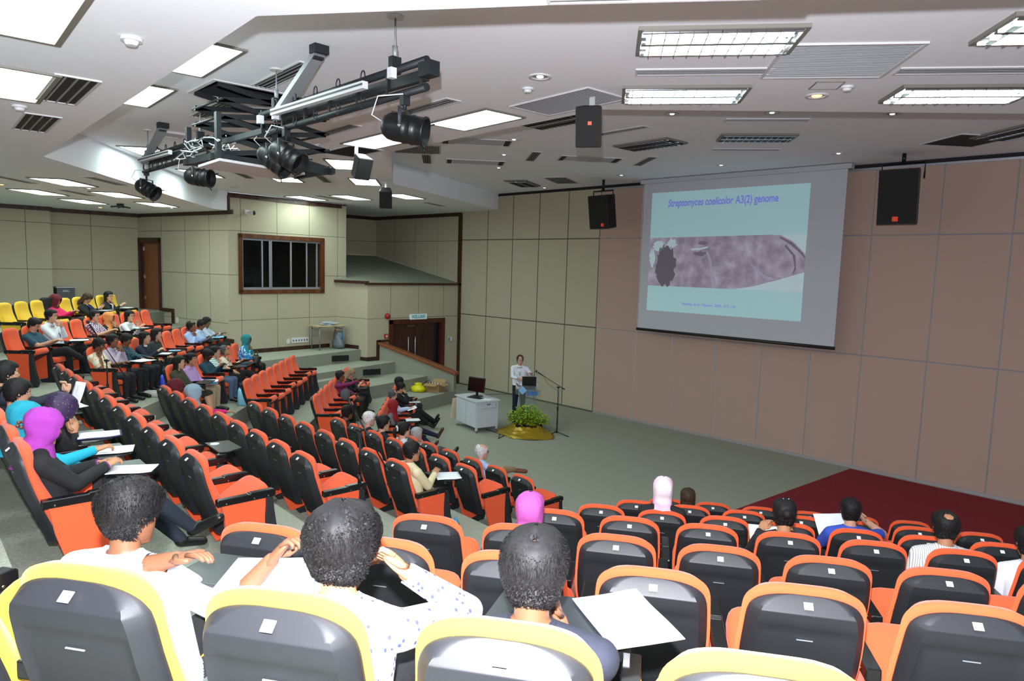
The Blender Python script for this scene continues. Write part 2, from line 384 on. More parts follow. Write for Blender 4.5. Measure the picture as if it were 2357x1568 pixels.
q = MB(); wall_box(q, P0, BU, BN, 1.18, 2.68, 3.0, 3.1, -.9, -.3); wall_box(q, P0, BU, BN, 1.25, 2.6, 2.21, 3.0, -.8, -.4); tag(q.build('mixing_desk', BLACK), 'black control desk behind the booth window glass', 'desk')
# rear door
df = MB()
for a in ((.02, .14, 2.36, 4.56), (1.17, 1.3, 2.36, 4.56), (.02, 1.3, 4.42, 4.58)): wall_box(df, D0, DU, DN, *a, -.16, .03)
dr = struct(df.build('door_1', DWOOD)); q = MB(); wall_box(q, D0, DU, DN, .14, 1.17, 2.36, 4.42, -.14, -.09); q.build('leaf', ramp_mat('door_leaf_wood', [(0, '#7c4524'), (.6, '#87502c'), (1, '#925a35')], 3, 'wave', .4, 6, stretch=(4, 4, .3), interp='LINEAR'), dr)
q = MB(); wall_box(q, D0, DU, DN, 1.08, 1.14, 3.25, 3.5, -.09, -.07); c = wallpt(D0, DU, DN, 1.1, 3.42, -.03); q.tube([c - Vector((*(DN * .05), 0)), c, c - Vector((*(DU * .16), 0))], .011); q.build('handle', CHROME, dr)
for z in (2.7, 3.35, 4.2):
    q = MB(); wall_box(q, D0, DU, DN, .13, .155, z, z + .1, -.09, -.07); q.build('hinge', CHROME, dr)
# exit doors (double, the wall runs along Y)
K0, KU, KN = Vector((-17.6, 15.1)), Vector((0, -1)), Vector((1, 0))
df = MB()
for a in ((.66, .80, 0, 2.26), (2.74, 2.88, 0, 2.26), (.66, 2.88, 2.14, 2.28)): wall_box(df, K0, KU, KN, *a, -.14, .03)
d2 = struct(df.build('door_2', RWOOD))
DKR = ramp_mat('exit_door_wood', [(0, '#2f130d'), (.6, '#3b1812'), (1, '#431d15')], 3, 'wave', .35, 6, stretch=(4, 4, .3), interp='LINEAR')
q = MB(); wall_box(q, K0, KU, KN, 1.78, 2.74, 0, 2.14, -.12, -.08); q.build('leaf', DKR, d2)
q = MB(); wall_box(q, K0, KU, KN, 1.06, 1.77, 0, 2.14, -.12, -.08); q.build('leaf', DKR, d2)
q = MB(); wall_box(q, K0, KU, KN, .80, 1.06, 0, 2.14, -.135, -.12); q.build('side_panel', mat('door_dark_panel', '#10121c', .25), d2)  # shade in the gap of the partly open leaf, painted as a dark sheet
for u in (1.84, 2.11):
    q = MB(); c0 = wallpt(K0, KU, KN, u, .85, -.02); q.tube([c0, c0 + Vector((0, 0, .85))], .016)
    for z in (.15, .7): q.tube([c0 + Vector((-.06, 0, z)), c0 + Vector((0, 0, z))], .01)
    q.build('pull_handle', ALU, d2)
q = MB(); wall_box(q, K0, KU, KN, 1.85, 2.15, 2.03, 2.1, -.08, -.03); q.build('closer', mat('door_closer', '#5a5148', .4, metal=.5), d2)
# sloping parapet beside the steps
rd = (RAMP1 - RAMP0).normalized(); rn = Vector((rd.y, -rd.x)); L = (RAMP1 - RAMP0).length + .1
def rp(u, t, z): p = RAMP0 + rd * u + rn * t; return (p.x, p.y, z)
rw = MB(); rw.add([rp(0, 0, 0), rp(L, 0, 0), rp(L, -.16, 0), rp(0, -.16, 0), rp(0, 0, 1.56), rp(L, 0, .80), rp(L, -.16, .80), rp(0, -.16, 1.56)], [(0, 1, 5, 4), (2, 3, 7, 6), (1, 2, 6, 5), (4, 5, 6, 7), (3, 0, 4, 7)])
struct(rw.build('wall_parapet', RISER))
rc = MB(); rc.add([rp(-.02, .05, 1.57), rp(L + .06, .05, .79), rp(L + .06, -.21, .79), rp(-.02, -.21, 1.57), rp(-.02, .05, 1.66), rp(L + .06, .05, .88), rp(L + .06, -.21, .88), rp(-.02, -.21, 1.66)], [(0, 1, 5, 4), (2, 3, 7, 6), (1, 2, 6, 5), (4, 5, 6, 7), (3, 0, 4, 7), (3, 2, 1, 0)])
struct(rc.build('trim_9', MWOOD, bevel=.012))
# black vents let into the risers
for nm, pts, z, lab in (('a', ((740, 830), (794, 822)), 1.2, 'black vent grille in the riser of the upper step below the side table'),
                        ('b', ((811, 857), (866, 847)), .85, 'black vent grille in the riser of the middle step behind the lilac and purple shirts')):
    k = 4 if nm == 'a' else 3; sp = Vector((*SIDE[k], 0)); sn = Vector((.974, .225, 0))
    a, b = [atplane(x, y, sp + sn * .01, sn) for x, y in pts]
    q = MB(); c = (a + b) / 2; c.z = ZT['L'][k] - .175; w = (a - b).length
    q.box(c, (w, .03, .17), math.atan2(-.225, .974) + PI / 2)
    v = tag(q.build('riser_vent', mat('vent_black', '#08090a', .5)), lab, 'vent')
    q = MB()
    for i in range(5): q.box(c + sn * .016 + Vector((0, 0, -.066 + .033 * i)), (w, .008, .008), math.atan2(-.225, .974) + PI / 2)
    q.build('louvre', BLACKM, v)

# ---------------------------------------------------------------- ceilings (three levels)
NE = [(7, 9.2), (-3.7, 1.7), (-11.1, 2.13), (-18.2, 7.1), (-18.58, 7.72), (-24, 6.75), (-24, -5), (7, -5)]
FE = [(7.2, 15.3), (7.2, 16.2), (-1.49, 9.17), (-4.93, 6.27), (-9.41, 6.54), (-13.0, 9.1), (-16.0, 15.3)]
struct(MB().prism(NE[::-1], 5.3, 5.95).build('ceiling_rear', CEIL))
mid = [(7, 9.2), (-3.7, 1.7), (-11.1, 2.13), (-18.2, 7.1), (-18.58, 7.72), (-19.0, 11.5), (-23, 11.3), (-23, 15.4), (-16.0, 15.4), (-13.0, 9.1), (-9.41, 6.54), (-4.93, 6.27), (-1.49, 9.17), (7, 16.3)]
cm = MB().prism(mid, 5.8, 6.4).build('ceiling_middle', CEIL)
HATCH = [(-7.83, 2.92), (-7.25, 2.90), (-7.1, 3.95), (-8.0, 4.0)]
cutter = MB().box((-7.55, 3.55, 5.8), (.72, 1.3, .9), R(-2)).build('hatch_cutter', mat('hatch_dark', '#121314', .9))  # inside faces of the opening painted dark to stand for its shade
bm_ = cm.modifiers.new('cut', 'BOOLEAN'); bm_.object = cutter; bm_.operation = 'DIFFERENCE'; bm_.material_mode = 'TRANSFER'
me = bpy.data.meshes.new_from_object(cm.evaluated_get(bpy.context.evaluated_depsgraph_get()))
cm.modifiers.clear(); cm.data = me; bpy.data.objects.remove(cutter); struct(cm)
struct(MB().box((-7.55, 3.55, 6.3), (1.0, 1.6, .08), R(-2)).build('ceiling_hatch_back', mat('hatch_dark', '#121314', .9)))
struct(MB().prism([(-16.3, 15.4), (-13.2, 8.8), (-9.5, 6.2), (-4.8, 6.0), (-1.2, 8.9), (7.3, 16.2), (7.3, 15.4)], 6.3, 6.5).build('ceiling_front', CEIL))
# ================================================================ ceiling fixtures
ZP = {'N': 5.3, 'M': 5.8, 'F': 6.3}
ZA = {'R': R(37), 'M': R(-4), 'L': R(141), 'D': R(114)}
LIT = mat('lit_diffuser', '#e9fff6', 0.5, emit=LAMP)
TUBE = mat('lit_tube', '#ecfff8', 0.5, emit=LAMP * 2.2)
OFFD = mat('unlit_diffuser', '#b9bdcc', 0.4)
SLOTB = mat('slot_black', '#0d0e10', 0.7)
GREYF = mat('fixture_grey', '#77746c', 0.5)
WFR = mat('white_frame', '#c9c9cb', 0.6)
MIRR = mat('mirror_louvre', '#d5d8de', 0.12, metal=1.0)
def fx(kind, lab, cat, px, py, pl, zone, group=None, at=None):
    p = at if at is not None else atz(px, py, ZP[pl])
    return thing(kind, lab, cat, (p[0], p[1], ZP[pl]), ZA[zone], group)
def frame_mb(L, w, fw, z0, z1):
    q = MB()
    for sx in (-1, 1): q.box((sx * (L / 2 - fw / 2), 0, (z0 + z1) / 2), (fw, w, z1 - z0))
    for sy in (-1, 1): q.box((0, sy * (w / 2 - fw / 2), (z0 + z1) / 2), (L - 2 * fw, fw, z1 - z0))
    return q
CACHE = {}
def cached(key, fn):
    if key not in CACHE: CACHE[key] = fn().mesh(key[0] if isinstance(key, tuple) else key)
    return CACHE[key]
def part(name, key, fn, m, parent):
    me = cached(key, fn)
    if not me.materials:
        for x in (m if isinstance(m, (list, tuple)) else [m]): me.materials.append(x)
    return link(name, me, parent)
def lit_panel(px, py, pl, zone, lab, at=None, L=1.22, w=.62):
    t = fx('ceiling_light', lab, 'ceiling light', px, py, pl, zone, 'lit ceiling light panels', at)
    part('frame', ('lp_frame', L, w), lambda: frame_mb(L, w, .035, -.018, .0), GREYF, t)
    part('diffuser', ('lp_diff', L, w), lambda: MB().box((0, 0, -.006), (L - .06, w - .06, .008)), LIT, t)
def louvre(px, py, pl, zone, lab, lit, at=None, L=1.22, w=.62):
    t = fx('louvre_light', lab, 'ceiling light', px, py, pl, zone, 'louvred ceiling lights', at)
    part('frame', ('lv_frame', L, w), lambda: frame_mb(L, w, .03, -.03, .0), GREYF, t)
    part('tray', ('lv_tray', L, w, lit), lambda: MB().box((0, 0, -.002), (L - .06, w - .06, .003)), mat('tray_mirror', '#c9ced6', .15, metal=1.0) if lit else mat('tray_dark', '#3b3d40', .4), t)
    def tubes():
        q = MB()
        for sy in (-1, 1): q.tube([(-L / 2 + .08, sy * w * .24, -.014), (L / 2 - .08, sy * w * .24, -.014)], .013 if not lit else .028, 8)
        return q
    part('tube', ('lv_tube', L, w, lit), tubes, TUBE if lit else mat('tube_off', '#d9dce0', .4), t)
    def slats():
        q = MB()
        for i in range(1, 12): q.box((-L / 2 + i * L / 12, 0, -.04), (.008, w - .07, .035))
        for sy in (-1, 0, 1): q.box((0, sy * (w / 2 - .045), -.03), (L - .07, .05 if sy == 0 else .02, .028))
        return q
    part('louvre', ('lv_slat', L, w), slats, MIRR, t)
def dead_panel(px, py, lab):
    t = fx('ceiling_panel_light', lab, 'ceiling light', px, py, 'F', 'L', 'unlit ceiling light panels')
    part('diffuser', 'dp_d', lambda: MB().box((0, 0, -.006), (.56, 1.0, .012)), OFFD, t)
    for s in (-1, 1):
        part('end_slot', ('dp_s', s), lambda: MB().box((0, s * .57, -.006), (.6, .1, .012)), SLOTB, t)
    part('frame', 'dp_f', lambda: frame_mb(.62, 1.3, .02, -.016, 0), WFR, t)
def grille(px, py, pl, zone, lab, L=1.2, w=.62, dark=False, at=None):
    t = fx('air_grille', lab, 'air grille', px, py, pl, zone, 'ceiling air grilles', at)
    part('frame', ('g_f', L, w), lambda: frame_mb(L, w, .025, -.016, 0), WFR, t)
    part('backing', ('g_b', L, w), lambda: MB().box((0, 0, -.003), (L - .04, w - .04, .004)), SLOTB, t)
    def sl():
        q = MB(); n = int(w / .03)
        for i in range(n): q.box((0, -w / 2 + .035 + i * (w - .07) / (n - 1), -.009), (L - .05, .012, .004), rx=.5)
        return q
    part('louvre', ('g_s', L, w, dark), sl, mat('grille_dark', '#2c2d30', .6) if dark else mat('grille_grey', '#b4b5ba', .5), t)
def slot(px, py, pl, zone, lab, L=1.2, w=.2, at=None, n=4):
    t = fx('slot_diffuser', lab, 'air vent', px, py, pl, zone, 'slotted air diffusers', at)
    part('frame', ('s_f', L, w), lambda: frame_mb(L, w, .018, -.012, 0), WFR, t)
    part('backing', ('s_b', L, w), lambda: MB().box((0, 0, -.003), (L - .03, w - .03, .004)), SLOTB, t)
    def sl():
        q = MB()
        for i in range(1, n): q.box((0, -w / 2 + i * w / n, -.008), (L - .03, .012, .008))
        return q
    part('louvre', ('s_s', L, w, n), sl, mat('slat_grey', '#8d8e90', .5), t)
WARM = mat('warm_lamp', '#ffb45a', .4, emit=6.0)
COOL = mat('cool_lamp', '#ffffff', .4, emit=2.5)
def downlight(px, py, pl, lab, lit=0, r=.085):
    t = fx('downlight', lab, 'downlight', px, py, pl, 'M', 'round recessed downlights')
    def ring():
        q = MB(); n = 20
        rg = [[(rr * math.cos(2 * PI * j / n), rr * math.sin(2 * PI * j / n), z) for j in range(n)] for rr, z in ((r + .025, 0), (r + .022, -.012), (r, -.012), (r - .012, -.002))]
        return q.loft(rg, cap=False)
    part('trim_ring', ('d_r', r), ring, WFR, t)
    part('reflector', ('d_b', r), lambda: MB().tube([(0, 0, 0), (0, 0, -.003)], r - .004, 20), CHROME, t)
    part('bulb', ('d_l', lit), lambda: MB().ball((0, 0, -.004), (.05 if lit == 2 else .035, .05 if lit == 2 else .035, .012), 12, 6), (mat('lamp_off', '#e8eef5', .2), COOL, WARM)[lit], t)
def detector(px, py, pl, lab):
    t = fx('smoke_detector', lab, 'smoke detector', px, py, pl, 'M', 'smoke detectors')
    part('base', 'sd_b', lambda: MB().tube([(0, 0, 0), (0, 0, -.02)], .06, 20), WHITE, t)
    part('cap', 'sd_c', lambda: MB().tube([(0, 0, -.02), (0, 0, -.045)], [.045, .03], 20), WHITE, t)

# the big light at the picture's corner belongs to the rear ceiling
lit_panel(20, 10, 'N', 'M', 'lit white ceiling panel cut by the upper corner, above the smoke detector')
lit_panel(0, 0, 'N', 'M', 'lit white ceiling panel at the picture edge beside the two slotted vents', at=(-6.62, 1.02, 5.3))
lit_panel(0, 0, 'M', 'M', 'large lit white ceiling panel tucked behind the ceiling edge, above the hatch', at=(-6.6, 2.40, 5.8))
lit_panel(0, 0, 'M', 'M', 'lit white ceiling panel tucked behind the ceiling edge, between hatch and fascia', at=(-8.55, 2.50, 5.8))
lit_panel(0, 0, 'M', 'M', 'lit white ceiling panel beside the big grey grille and hanging loudspeaker', at=(-6.5, 5.75, 5.8))
lit_panel(0, 0, 'M', 'M', 'lit white ceiling panel partly hidden by the largest stage lamp', at=(-8.75, 5.85, 5.8))
LL = 'lit white ceiling panel '
for x, y, lab, a in ((0, 0, LL + 'behind the small loudspeaker with white bracket', (-11.27, 6.84)), (0, 0, LL + 'just below the small loudspeaker bracket, near the fascia corner', (-13.24, 8.53)),
                     (0, 0, LL + 'right beneath the pair of overlapping stage lamps', (-14.33, 7.19)), (0, 0, LL + 'behind the far end of the lighting rig', (-12.98, 4.06)),
                     (0, 0, LL + 'behind the stage lamp hanging second from the rig end', (-15.16, 5.72))):
    lit_panel(0, 0, 'M', 'L', lab, at=(*a, 5.8))
for a, lab in (((-18.15, 9.75), 'against the booth wall, above its window'), ((-16.75, 10.35), 'midway between booth wall and the lowest hanging loudspeaker'), ((-15.1, 10.95), 'beside the lowest hanging loudspeaker')):
    lit_panel(0, 0, 'M', 'D', LL + lab, at=(*a, 5.8))
for a, lab in (((-14.6, 3.1), 'in the low rear ceiling, largest of its cluster'), ((-17.5, 3.25), 'in the low rear ceiling, second row from the pier'), ((-19.3, 4.5), 'in the low rear ceiling, beside the amber downlight'),
               ((-16.4, 4.45), 'in the low rear ceiling, under the bright fascia'), ((-18.35, 5.85), 'in the low rear ceiling, closest to the small door'), ((-15.7, 1.6), 'in the low rear ceiling, cut by the picture edge')):
    lit_panel(0, 0, 'N', 'L', LL + lab, at=(*a, 5.3))
louvre(0, 0, 'M', 'R', 'bright louvred ceiling light nearest the upper ceiling edge, above the long vent', True, at=(-2.8, 4.95, 5.8))
louvre(0, 0, 'M', 'R', 'bright louvred ceiling light between the long vent and the ceiling step', True, at=(-3.85, 6.2, 5.8))
louvre(0, 0, 'M', 'R', 'bright louvred ceiling light beside the amber downlight', True, at=(-1.80, 7.8, 5.8), L=1.25)
louvre(0, 0, 'M', 'R', 'bright louvred ceiling light cut by the picture edge, beyond the wide grille', True, at=(-.70, 6.35, 5.8), L=1.3)
louvre(0, 0, 'F', 'R', 'unlit louvred ceiling light in front of the projector screen', False, at=(-5.47, 11.15, 6.3))
louvre(1495, 331, 'F', 'M', 'unlit louvred ceiling light between two loudspeakers near the screen', False)
louvre(0, 0, 'F', 'M', 'unlit louvred ceiling light half hidden by the nearer black loudspeaker', False, at=(-7.3, 8.1, 6.3))
louvre(1203, 421, 'F', 'D', 'unlit louvred ceiling light close to the cream wall top', False)
louvre(2345, 301, 'F', 'L', 'unlit louvred ceiling light at the picture edge by the dark grille', False)
dead_panel(1097, 326, 'unlit square ceiling panel touching the shadow of the ceiling step')
dead_panel(1094, 373, 'unlit square ceiling panel below another, left of the short slotted vent')
dead_panel(1357, 366, 'unlit square ceiling panel under the nearer black loudspeaker')
grille(0, 0, 'M', 'R', 'wide pale grey air grille between the bright louvred lights', 1.05, .95, at=(-2.32, 6.08, 5.8))
grille(1305, 235, 'M', 'M', 'grey air grille with dusty streaks above the hanging loudspeaker', 1.2, .62)
grille(0, 0, 'M', 'M', 'dark grey air grille behind the small loudspeaker with white bracket', 1.05, .6, True, at=(-9.88, 6.1, 5.8))
grille(960, 343, 'F', 'L', 'brownish air grille tucked beside the front ceiling fascia', 1.0, .95)
grille(2225, 323, 'F', 'L', 'black square air grille above the far hanging loudspeaker', .95, .95, True)
grille(1292, 415, 'F', 'D', 'dull brown air grille close to the wall top by the screen speaker', 1.3, .62)
grille(722, 394, 'M', 'L', 'pale air grille behind the white lift platform', 1.0, .6)
S = 'black slotted air vent '
for x, y, pl, z, lab in ((1619, 164, 'M', 'R', 'long, between two bright louvred lights'), (2235, 161, 'M', 'R', 'long, running out at the picture edge'), (1764, 276, 'F', 'R', 'narrow, just beyond the ceiling step'), (1717, 344, 'F', 'R', 'narrow, directly above the screen'),
                         (1423, 302, 'F', 'M', 'right of the nearer black loudspeaker'), (770, 301, 'M', 'M', 'between rig and hanging loudspeaker'), (974, 248, 'M', 'M', 'behind the largest stage lamp'), (652, 174, 'M', 'M', 'crossed by the grey rig strut'), (490, 252, 'M', 'M', 'behind the ceiling hatch'),
                         (1227, 360, 'F', 'L', 'short, between two unlit square panels'), (1484, 371, 'F', 'L', 'short, near the screen top corner'), (982, 366, 'F', 'L', 'short, under the brownish grille'), (745, 412, 'M', 'L', 'short, behind the lower overlapping stage lamp'), (705, 375, 'M', 'L', 'beside the front overlapping stage lamp'),
                         (558, 402, 'M', 'L', 'below the white lift platform'), (242, 416, 'N', 'L', 'along the bright fascia'), (175, 443, 'N', 'L', 'among the low rear lights'), (30, 412, 'N', 'L', 'low in the rear ceiling, beside an amber lamp'), (760, 455, 'M', 'D', 'thin, by the booth wall lights'), (1000, 470, 'M', 'D', 'thin, close to the dark door trim')):
    slot(x, y, pl, z, S + lab)
slot(0, 0, 'N', 'M', S + 'larger of two in the rear ceiling', 1.1, .3, at=(-6.5, 1.42, 5.3))
slot(0, 0, 'N', 'M', S + 'smaller of two in the rear ceiling', 1.1, .3, at=(-8.35, 1.55, 5.3))
for x, y, pl, lab, lit in ((1243, 176, 'M', 'mirrored round downlight alone above the dusty grille', 1), (1880, 220, 'M', 'amber round downlight between bright louvred lights', 2), (1183, 321, 'F', 'round downlight topmost of three beside the square panels', 1), (1160, 356, 'F', 'round downlight second of three beside the square panels', 1),
                           (1148, 386, 'F', 'round downlight third of three beside the square panels', 1), (1430, 403, 'F', 'round downlight above the loudspeaker left of the screen', 1), (1660, 380, 'F', 'round downlight above the middle of the screen', 1), (1930, 353, 'F', 'round downlight above the far screen corner', 1), (1777, 259, 'F', 'round downlight in the shadow band, middle one', 1),
                           (2054, 262, 'F', 'round downlight in the shadow band, outer one', 1), (1547, 262, 'F', 'round downlight in the shadow band beside the hanging loudspeaker', 1), (205, 433, 'N', 'round downlight among the low rear lights', 1), (395, 478, 'N', 'round downlight nearest the small door', 1), (231, 477, 'N', 'amber downlight low in the rear ceiling', 2),
                           (2, 424, 'N', 'amber downlight at the picture edge of the rear ceiling', 2), (1253, 432, 'F', 'round downlight just above the cream wall', 1), (782, 433, 'M', 'round downlight below the small loudspeaker', 0), (538, 431, 'M', 'round downlight above the booth wall corner', 0)):
    downlight(x, y, pl, lab, lit)
detector(302, 87, 'N', 'white smoke detector on the rear ceiling near the big light'); detector(1215, 203, 'M', 'white smoke detector below the mirrored downlight'); detector(1950, 199, 'M', 'white smoke detector beside the square access hatch'); detector(45, 243, 'N', 'white smoke detector between the two rear slotted vents'); detector(728, 331, 'M', 'white smoke detector behind the overlapping stage lamps')
t = fx('access_panel', 'small square access panel in the ceiling near the amber downlight', 'hatch', 1903, 196, 'M', 'R'); part('frame', 'ap_f', lambda: frame_mb(.26, .26, .01, -.008, 0), GREYF, t); part('cover', 'ap_c', lambda: MB().box((0, 0, -.003), (.24, .24, .006)), CEIL, t)
t = fx('access_panel', 'small white boxed fitting on the ceiling beyond the rig strut', 'hatch', 396, 308, 'M', 'M'); part('frame', 'ap_f2', lambda: frame_mb(.4, .3, .02, -.03, 0), WFR, t); part('cover', 'ap_c2', lambda: MB().box((0, 0, -.01), (.36, .26, .02)), OFFD, t)
t = fx('ceiling_mount', 'black projector bracket under the low rear ceiling', 'bracket', 277, 469, 'N', 'L')
q = MB().box((0, 0, -.05), (.12, .12, .1))
for a in (.6, 2.2, 3.7, 5.3): q.tube([(0, 0, -.06), (.22 * math.cos(a), .22 * math.sin(a), -.09)], .02)
q.build('bracket_arm', BLACK, t)
slot(1552, -20, 'N', 'R', S + 'just cut by the top edge of the picture')
# ================================================================ auditorium chairs (x across, y forward, z up; origin on the floor below the top of the back)
ORANGE = mat('orange_upholstery', '#e2552a', 0.9, 0.12, 500, 0.05, sheen=.15)
YELLOW = mat('yellow_upholstery', '#dcb224', 0.9, 0.12, 500, 0.05, sheen=.15)
SHELL = mat('black_shell', '#1d1f23', 0.5, 0.06, 500, 0.0)
ARMB = mat('black_armrest', '#101113', 0.22, 0.0)
TAGM = mat('white_tag', '#e6e8ec', 0.6)
def sst(a, b, x): x = max(0, min(1, (x - a) / (b - a))); return x * x * (3 - 2 * x)
PROF = [(.30, .20), (.40, .165), (.52, .118), (.64, .075), (.76, .04), (.86, .018), (.97, .004), (1.0, .002)]   # z -> y of the back's mid plane
def pf(z):
    for (a, ya), (b, yb) in zip(PROF, PROF[1:]):
        if z <= b: return ya + (yb - ya) * (z - a) / (b - a)
    return PROF[-1][1]
def halfw(z, top, w, low=.86):
    base = w * (low + (1 - low) * sst(.3, .62, z)) * (1 - .05 * sst(.66, .95, z))
    c = top - .13
    return base if z < c else base * max(0.0, 1 - ((z - c) / .13) ** 3.0) ** (1 / 3.0)
def back_shell():
    q = MB(); top, nu, nv = .955, 20, 44; rear, front = [], []
    zl = [.30 + (.885 - .30) * v / 30 for v in range(30)] + [.885, .889, .892, .895, .899, .905, .912, .92, .928, .936, .943, .949, .953, top - .0005]
    for z in zl:
        w = halfw(z, top, .232); r1, r2 = [], []
        for i in range(nu + 1):
            u = -1 + 2 * i / nu; u = math.copysign(1 - (1 - abs(u)) ** 1.5, u)
            tp = max(0, (z - (top - .075)) / .075)
            e1, e2 = min(1.0, (top - z) / .062), min(1.0, (1 - abs(u)) / .16); off = .052 * (e1 * e2) ** .9
            rec = sst(.84, .79, abs(u)) * sst(.832, .82, z) * sst(.36, .39, z)
            off -= .011 * rec
            if z < .52: off += .003 * math.sin(z * 210 + u * u * 3) * sst(.52, .49, z) * sst(.9, .7, abs(u))
            r1.append((u * w, pf(z) - off, z)); r2.append((u * w, pf(z) + .012, z))
        rear.append(r1); front.append(r2)
    q.loft([r + f[::-1] for r, f in zip(rear, front)], 0, True, True)
    return q
def back_pad():
    q = MB(); top, nu, nv = .985, 18, 30; rings = []
    for j in range(nv + 1):
        v = j / nv; z = .42 + (top - .42) * (1 - (1 - v) ** 1.5)
        w = halfw(z, top, .248, .92); f, b = [], []
        for i in range(nu + 1):
            u = -1 + 2 * i / nu
            tp = max(0, (z - (top - .06)) / .06); e = math.sqrt(max(0, 1 - abs(u) ** 6)) * math.sqrt(max(0, 1 - tp ** 2.5))
            lum = .018 * math.exp(-((z - .58) / .1) ** 2) - .010 * math.exp(-((z - .80) / .1) ** 2)
            f.append((u * w, pf(z) + .03 + (.052 + lum) * e, z)); b.append((u * w, pf(z) + .03 - .028 * e, z))
        rings.append(f[::-1] + b)
    q.loft(rings, 0, True, True); return q
def rbox(q, c, d, r, mi=0, n=4, M=None, p=4.0):
    """rounded pad: superellipsoid rings"""
    N, K = 24, 12; rings = []
    for j in range(K + 1):
        a = -PI / 2 + PI * (j + .01) / (K + .02); cz, sz = math.cos(a), math.sin(a)
        z = math.copysign(abs(sz) ** (2 / p), sz) * d[2] / 2; s = abs(cz) ** (2 / p); ring = []
        for i in range(N):
            b = 2 * PI * i / N; cx_, sx_ = math.cos(b), math.sin(b)
            v = Vector((math.copysign(abs(cx_) ** (2 / p), cx_) * s * d[0] / 2, math.copysign(abs(sx_) ** (2 / p), sx_) * s * d[1] / 2, z))
            if M is not None: v = M @ v
            ring.append(Vector(c) + v)
        rings.append(ring)
    return q.loft(rings, mi)
def seat_m(up, which):
    q = MB(); a = R(up); M = Matrix.Rotation(a, 3, 'X'); h = Vector((0, .20, .385))
    if which == 'pad': rbox(q, h + M @ Vector((0, .225, 0)), (.475, .46, .11), .03, M=M, p=5)
    else:
        rbox(q, h + M @ Vector((0, .20, -.048)), (.45, .40, .05), .02, M=M, p=6)
    return q
def side_poly(q, pts, x, t, mi=0):
    """extrude a (y, z) outline across x"""
    n = len(pts); a = [(x - t / 2, y, z) for y, z in pts]; b = [(x + t / 2, y, z) for y, z in pts]
    tri = tri_poly(pts)
    q.add(a + b, [tuple(t_) for t_ in tri] + [tuple(n + i for i in reversed(t_)) for t_ in tri] + [(i, n + i, n + (i + 1) % n, (i + 1) % n) for i in range(n)], mi)
    return q
def arm_m(x):
    q = MB(); side_poly(q, [(.10, .575), (.10, .632), (.36, .632), (.37, .642), (.57, .642), (.585, .63), (.585, .59), (.57, .575)], x, .062)
    return q
def panel_m(x): return side_poly(MB(), [(.135, .578), (.505, .578), (.495, .40), (.505, .09), (.29, .05), (.235, .16), (.17, .38)], x, .046)
def shield_m(x): return side_poly(MB(), [(.50, .582), (.565, .576), (.575, .46), (.60, .28), (.65, .08), (.62, .0), (.40, .0), (.36, .05), (.505, .085), (.497, .40)], x, .055)
PITCH = .6
def rivet_m(x):
    q = MB()
    for y in (.17, .40, .52): q.tube([(x - .034, y, .592), (x + .034, y, .592)], .006, 8)
    return q
def chair_part(name, key, fn, m, root, bevel=0):
    if key not in CACHE:
        o = fn().build(name, m, root, bevel=bevel, seg=2); CACHE[key] = o.data
        if name == 'back_shell': o.data.set_sharp_from_angle(angle=R(38))
        return o
    return link(name, CACHE[key], root)
def tablet_m():
    q = MB(); q.prism([(-.20, .57), (-.17, .80), (.20, .80), (.265, .66), (.24, .56)], .668, .683); return q
def build_chair(col, up, tablet, last):
    c = thing('auditorium_chair', None, None)
    m = ORANGE if col == 'O' else YELLOW
    chair_part('back_shell', 'ch_shell', back_shell, SHELL, c)
    chair_part('backrest', ('ch_pad', col), back_pad, m, c)
    chair_part('seat', ('ch_seat', col, up), lambda: seat_m(up, 'pad'), m, c)
    chair_part('seat_pan', ('ch_pan', up), lambda: seat_m(up, 'pan'), SHELL, c)
    chair_part('number_tag', 'ch_tag', lambda: MB().box((0, -.0315, .929), (.034, .003, .03), rx=R(-50)), TAGM, c)
    chair_part('ticket_slot', 'ch_slot', lambda: MB().box((.0, pf(.775) - .0465, .775), (.062, .004, .0035)), ALU, c)
    for x in ([-PITCH / 2] if not last else [-PITCH / 2, PITCH / 2]):
        chair_part('armrest', ('ch_arm', x), lambda: arm_m(x), ARMB, c, .006)
        chair_part('side_panel', ('ch_panel', x, col), lambda: panel_m(x), m, c, .008)
        chair_part('pedestal', ('ch_shield', x), lambda: shield_m(x), SHELL, c, .008)
        chair_part('rivet', ('ch_rivet', x), lambda: rivet_m(x), CHROME, c)
    if tablet:
        chair_part('writing_tablet', 'ch_tab', tablet_m, mat('tablet_grey', '#23272a', .3), c, .004)
        chair_part('tablet_hinge', 'ch_hinge', lambda: MB().tube([(.24, .56, .655), (.29, .56, .635)], .022, 10).box((.27, .57, .65), (.05, .09, .03)), ARMB, c)
    return c
ROWS = {  # block, row: first seat along the row, pitch, number of seats, step sign
    ('L', 0): (-14.0, .51, 7), ('L', 1): (-13.9, .53, 8), ('L', 2): (-13.56, .507, 8), ('L', 3): (-12.92, .507, 8), ('L', 4): (-12.64, .507, 11), ('L', 5): (-12.31, .5, 11), ('L', 6): (-13.79, .5, 9),
    ('M', 0): (-7.0, .583, 6), ('M', 1): (-7.0, .583, 7), ('M', 2): (-6.7, .603, 8), ('M', 3): (-6.47, .5875, 9), ('M', 4): (-5.84, .591, 11), ('M', 5): (-5.5, .6, 7),
    ('R', 0): (.33, .6, 6), ('R', 1): (-.05, .6, 7), ('R', 2): (-.38, .586, 7), ('R', 3): (-.68, .6, 7), ('R', 4): (-1.34, .603, 7), ('R', 5): (-1.74, .602, 7), ('R', 6): (-2.0, .57, 5)}
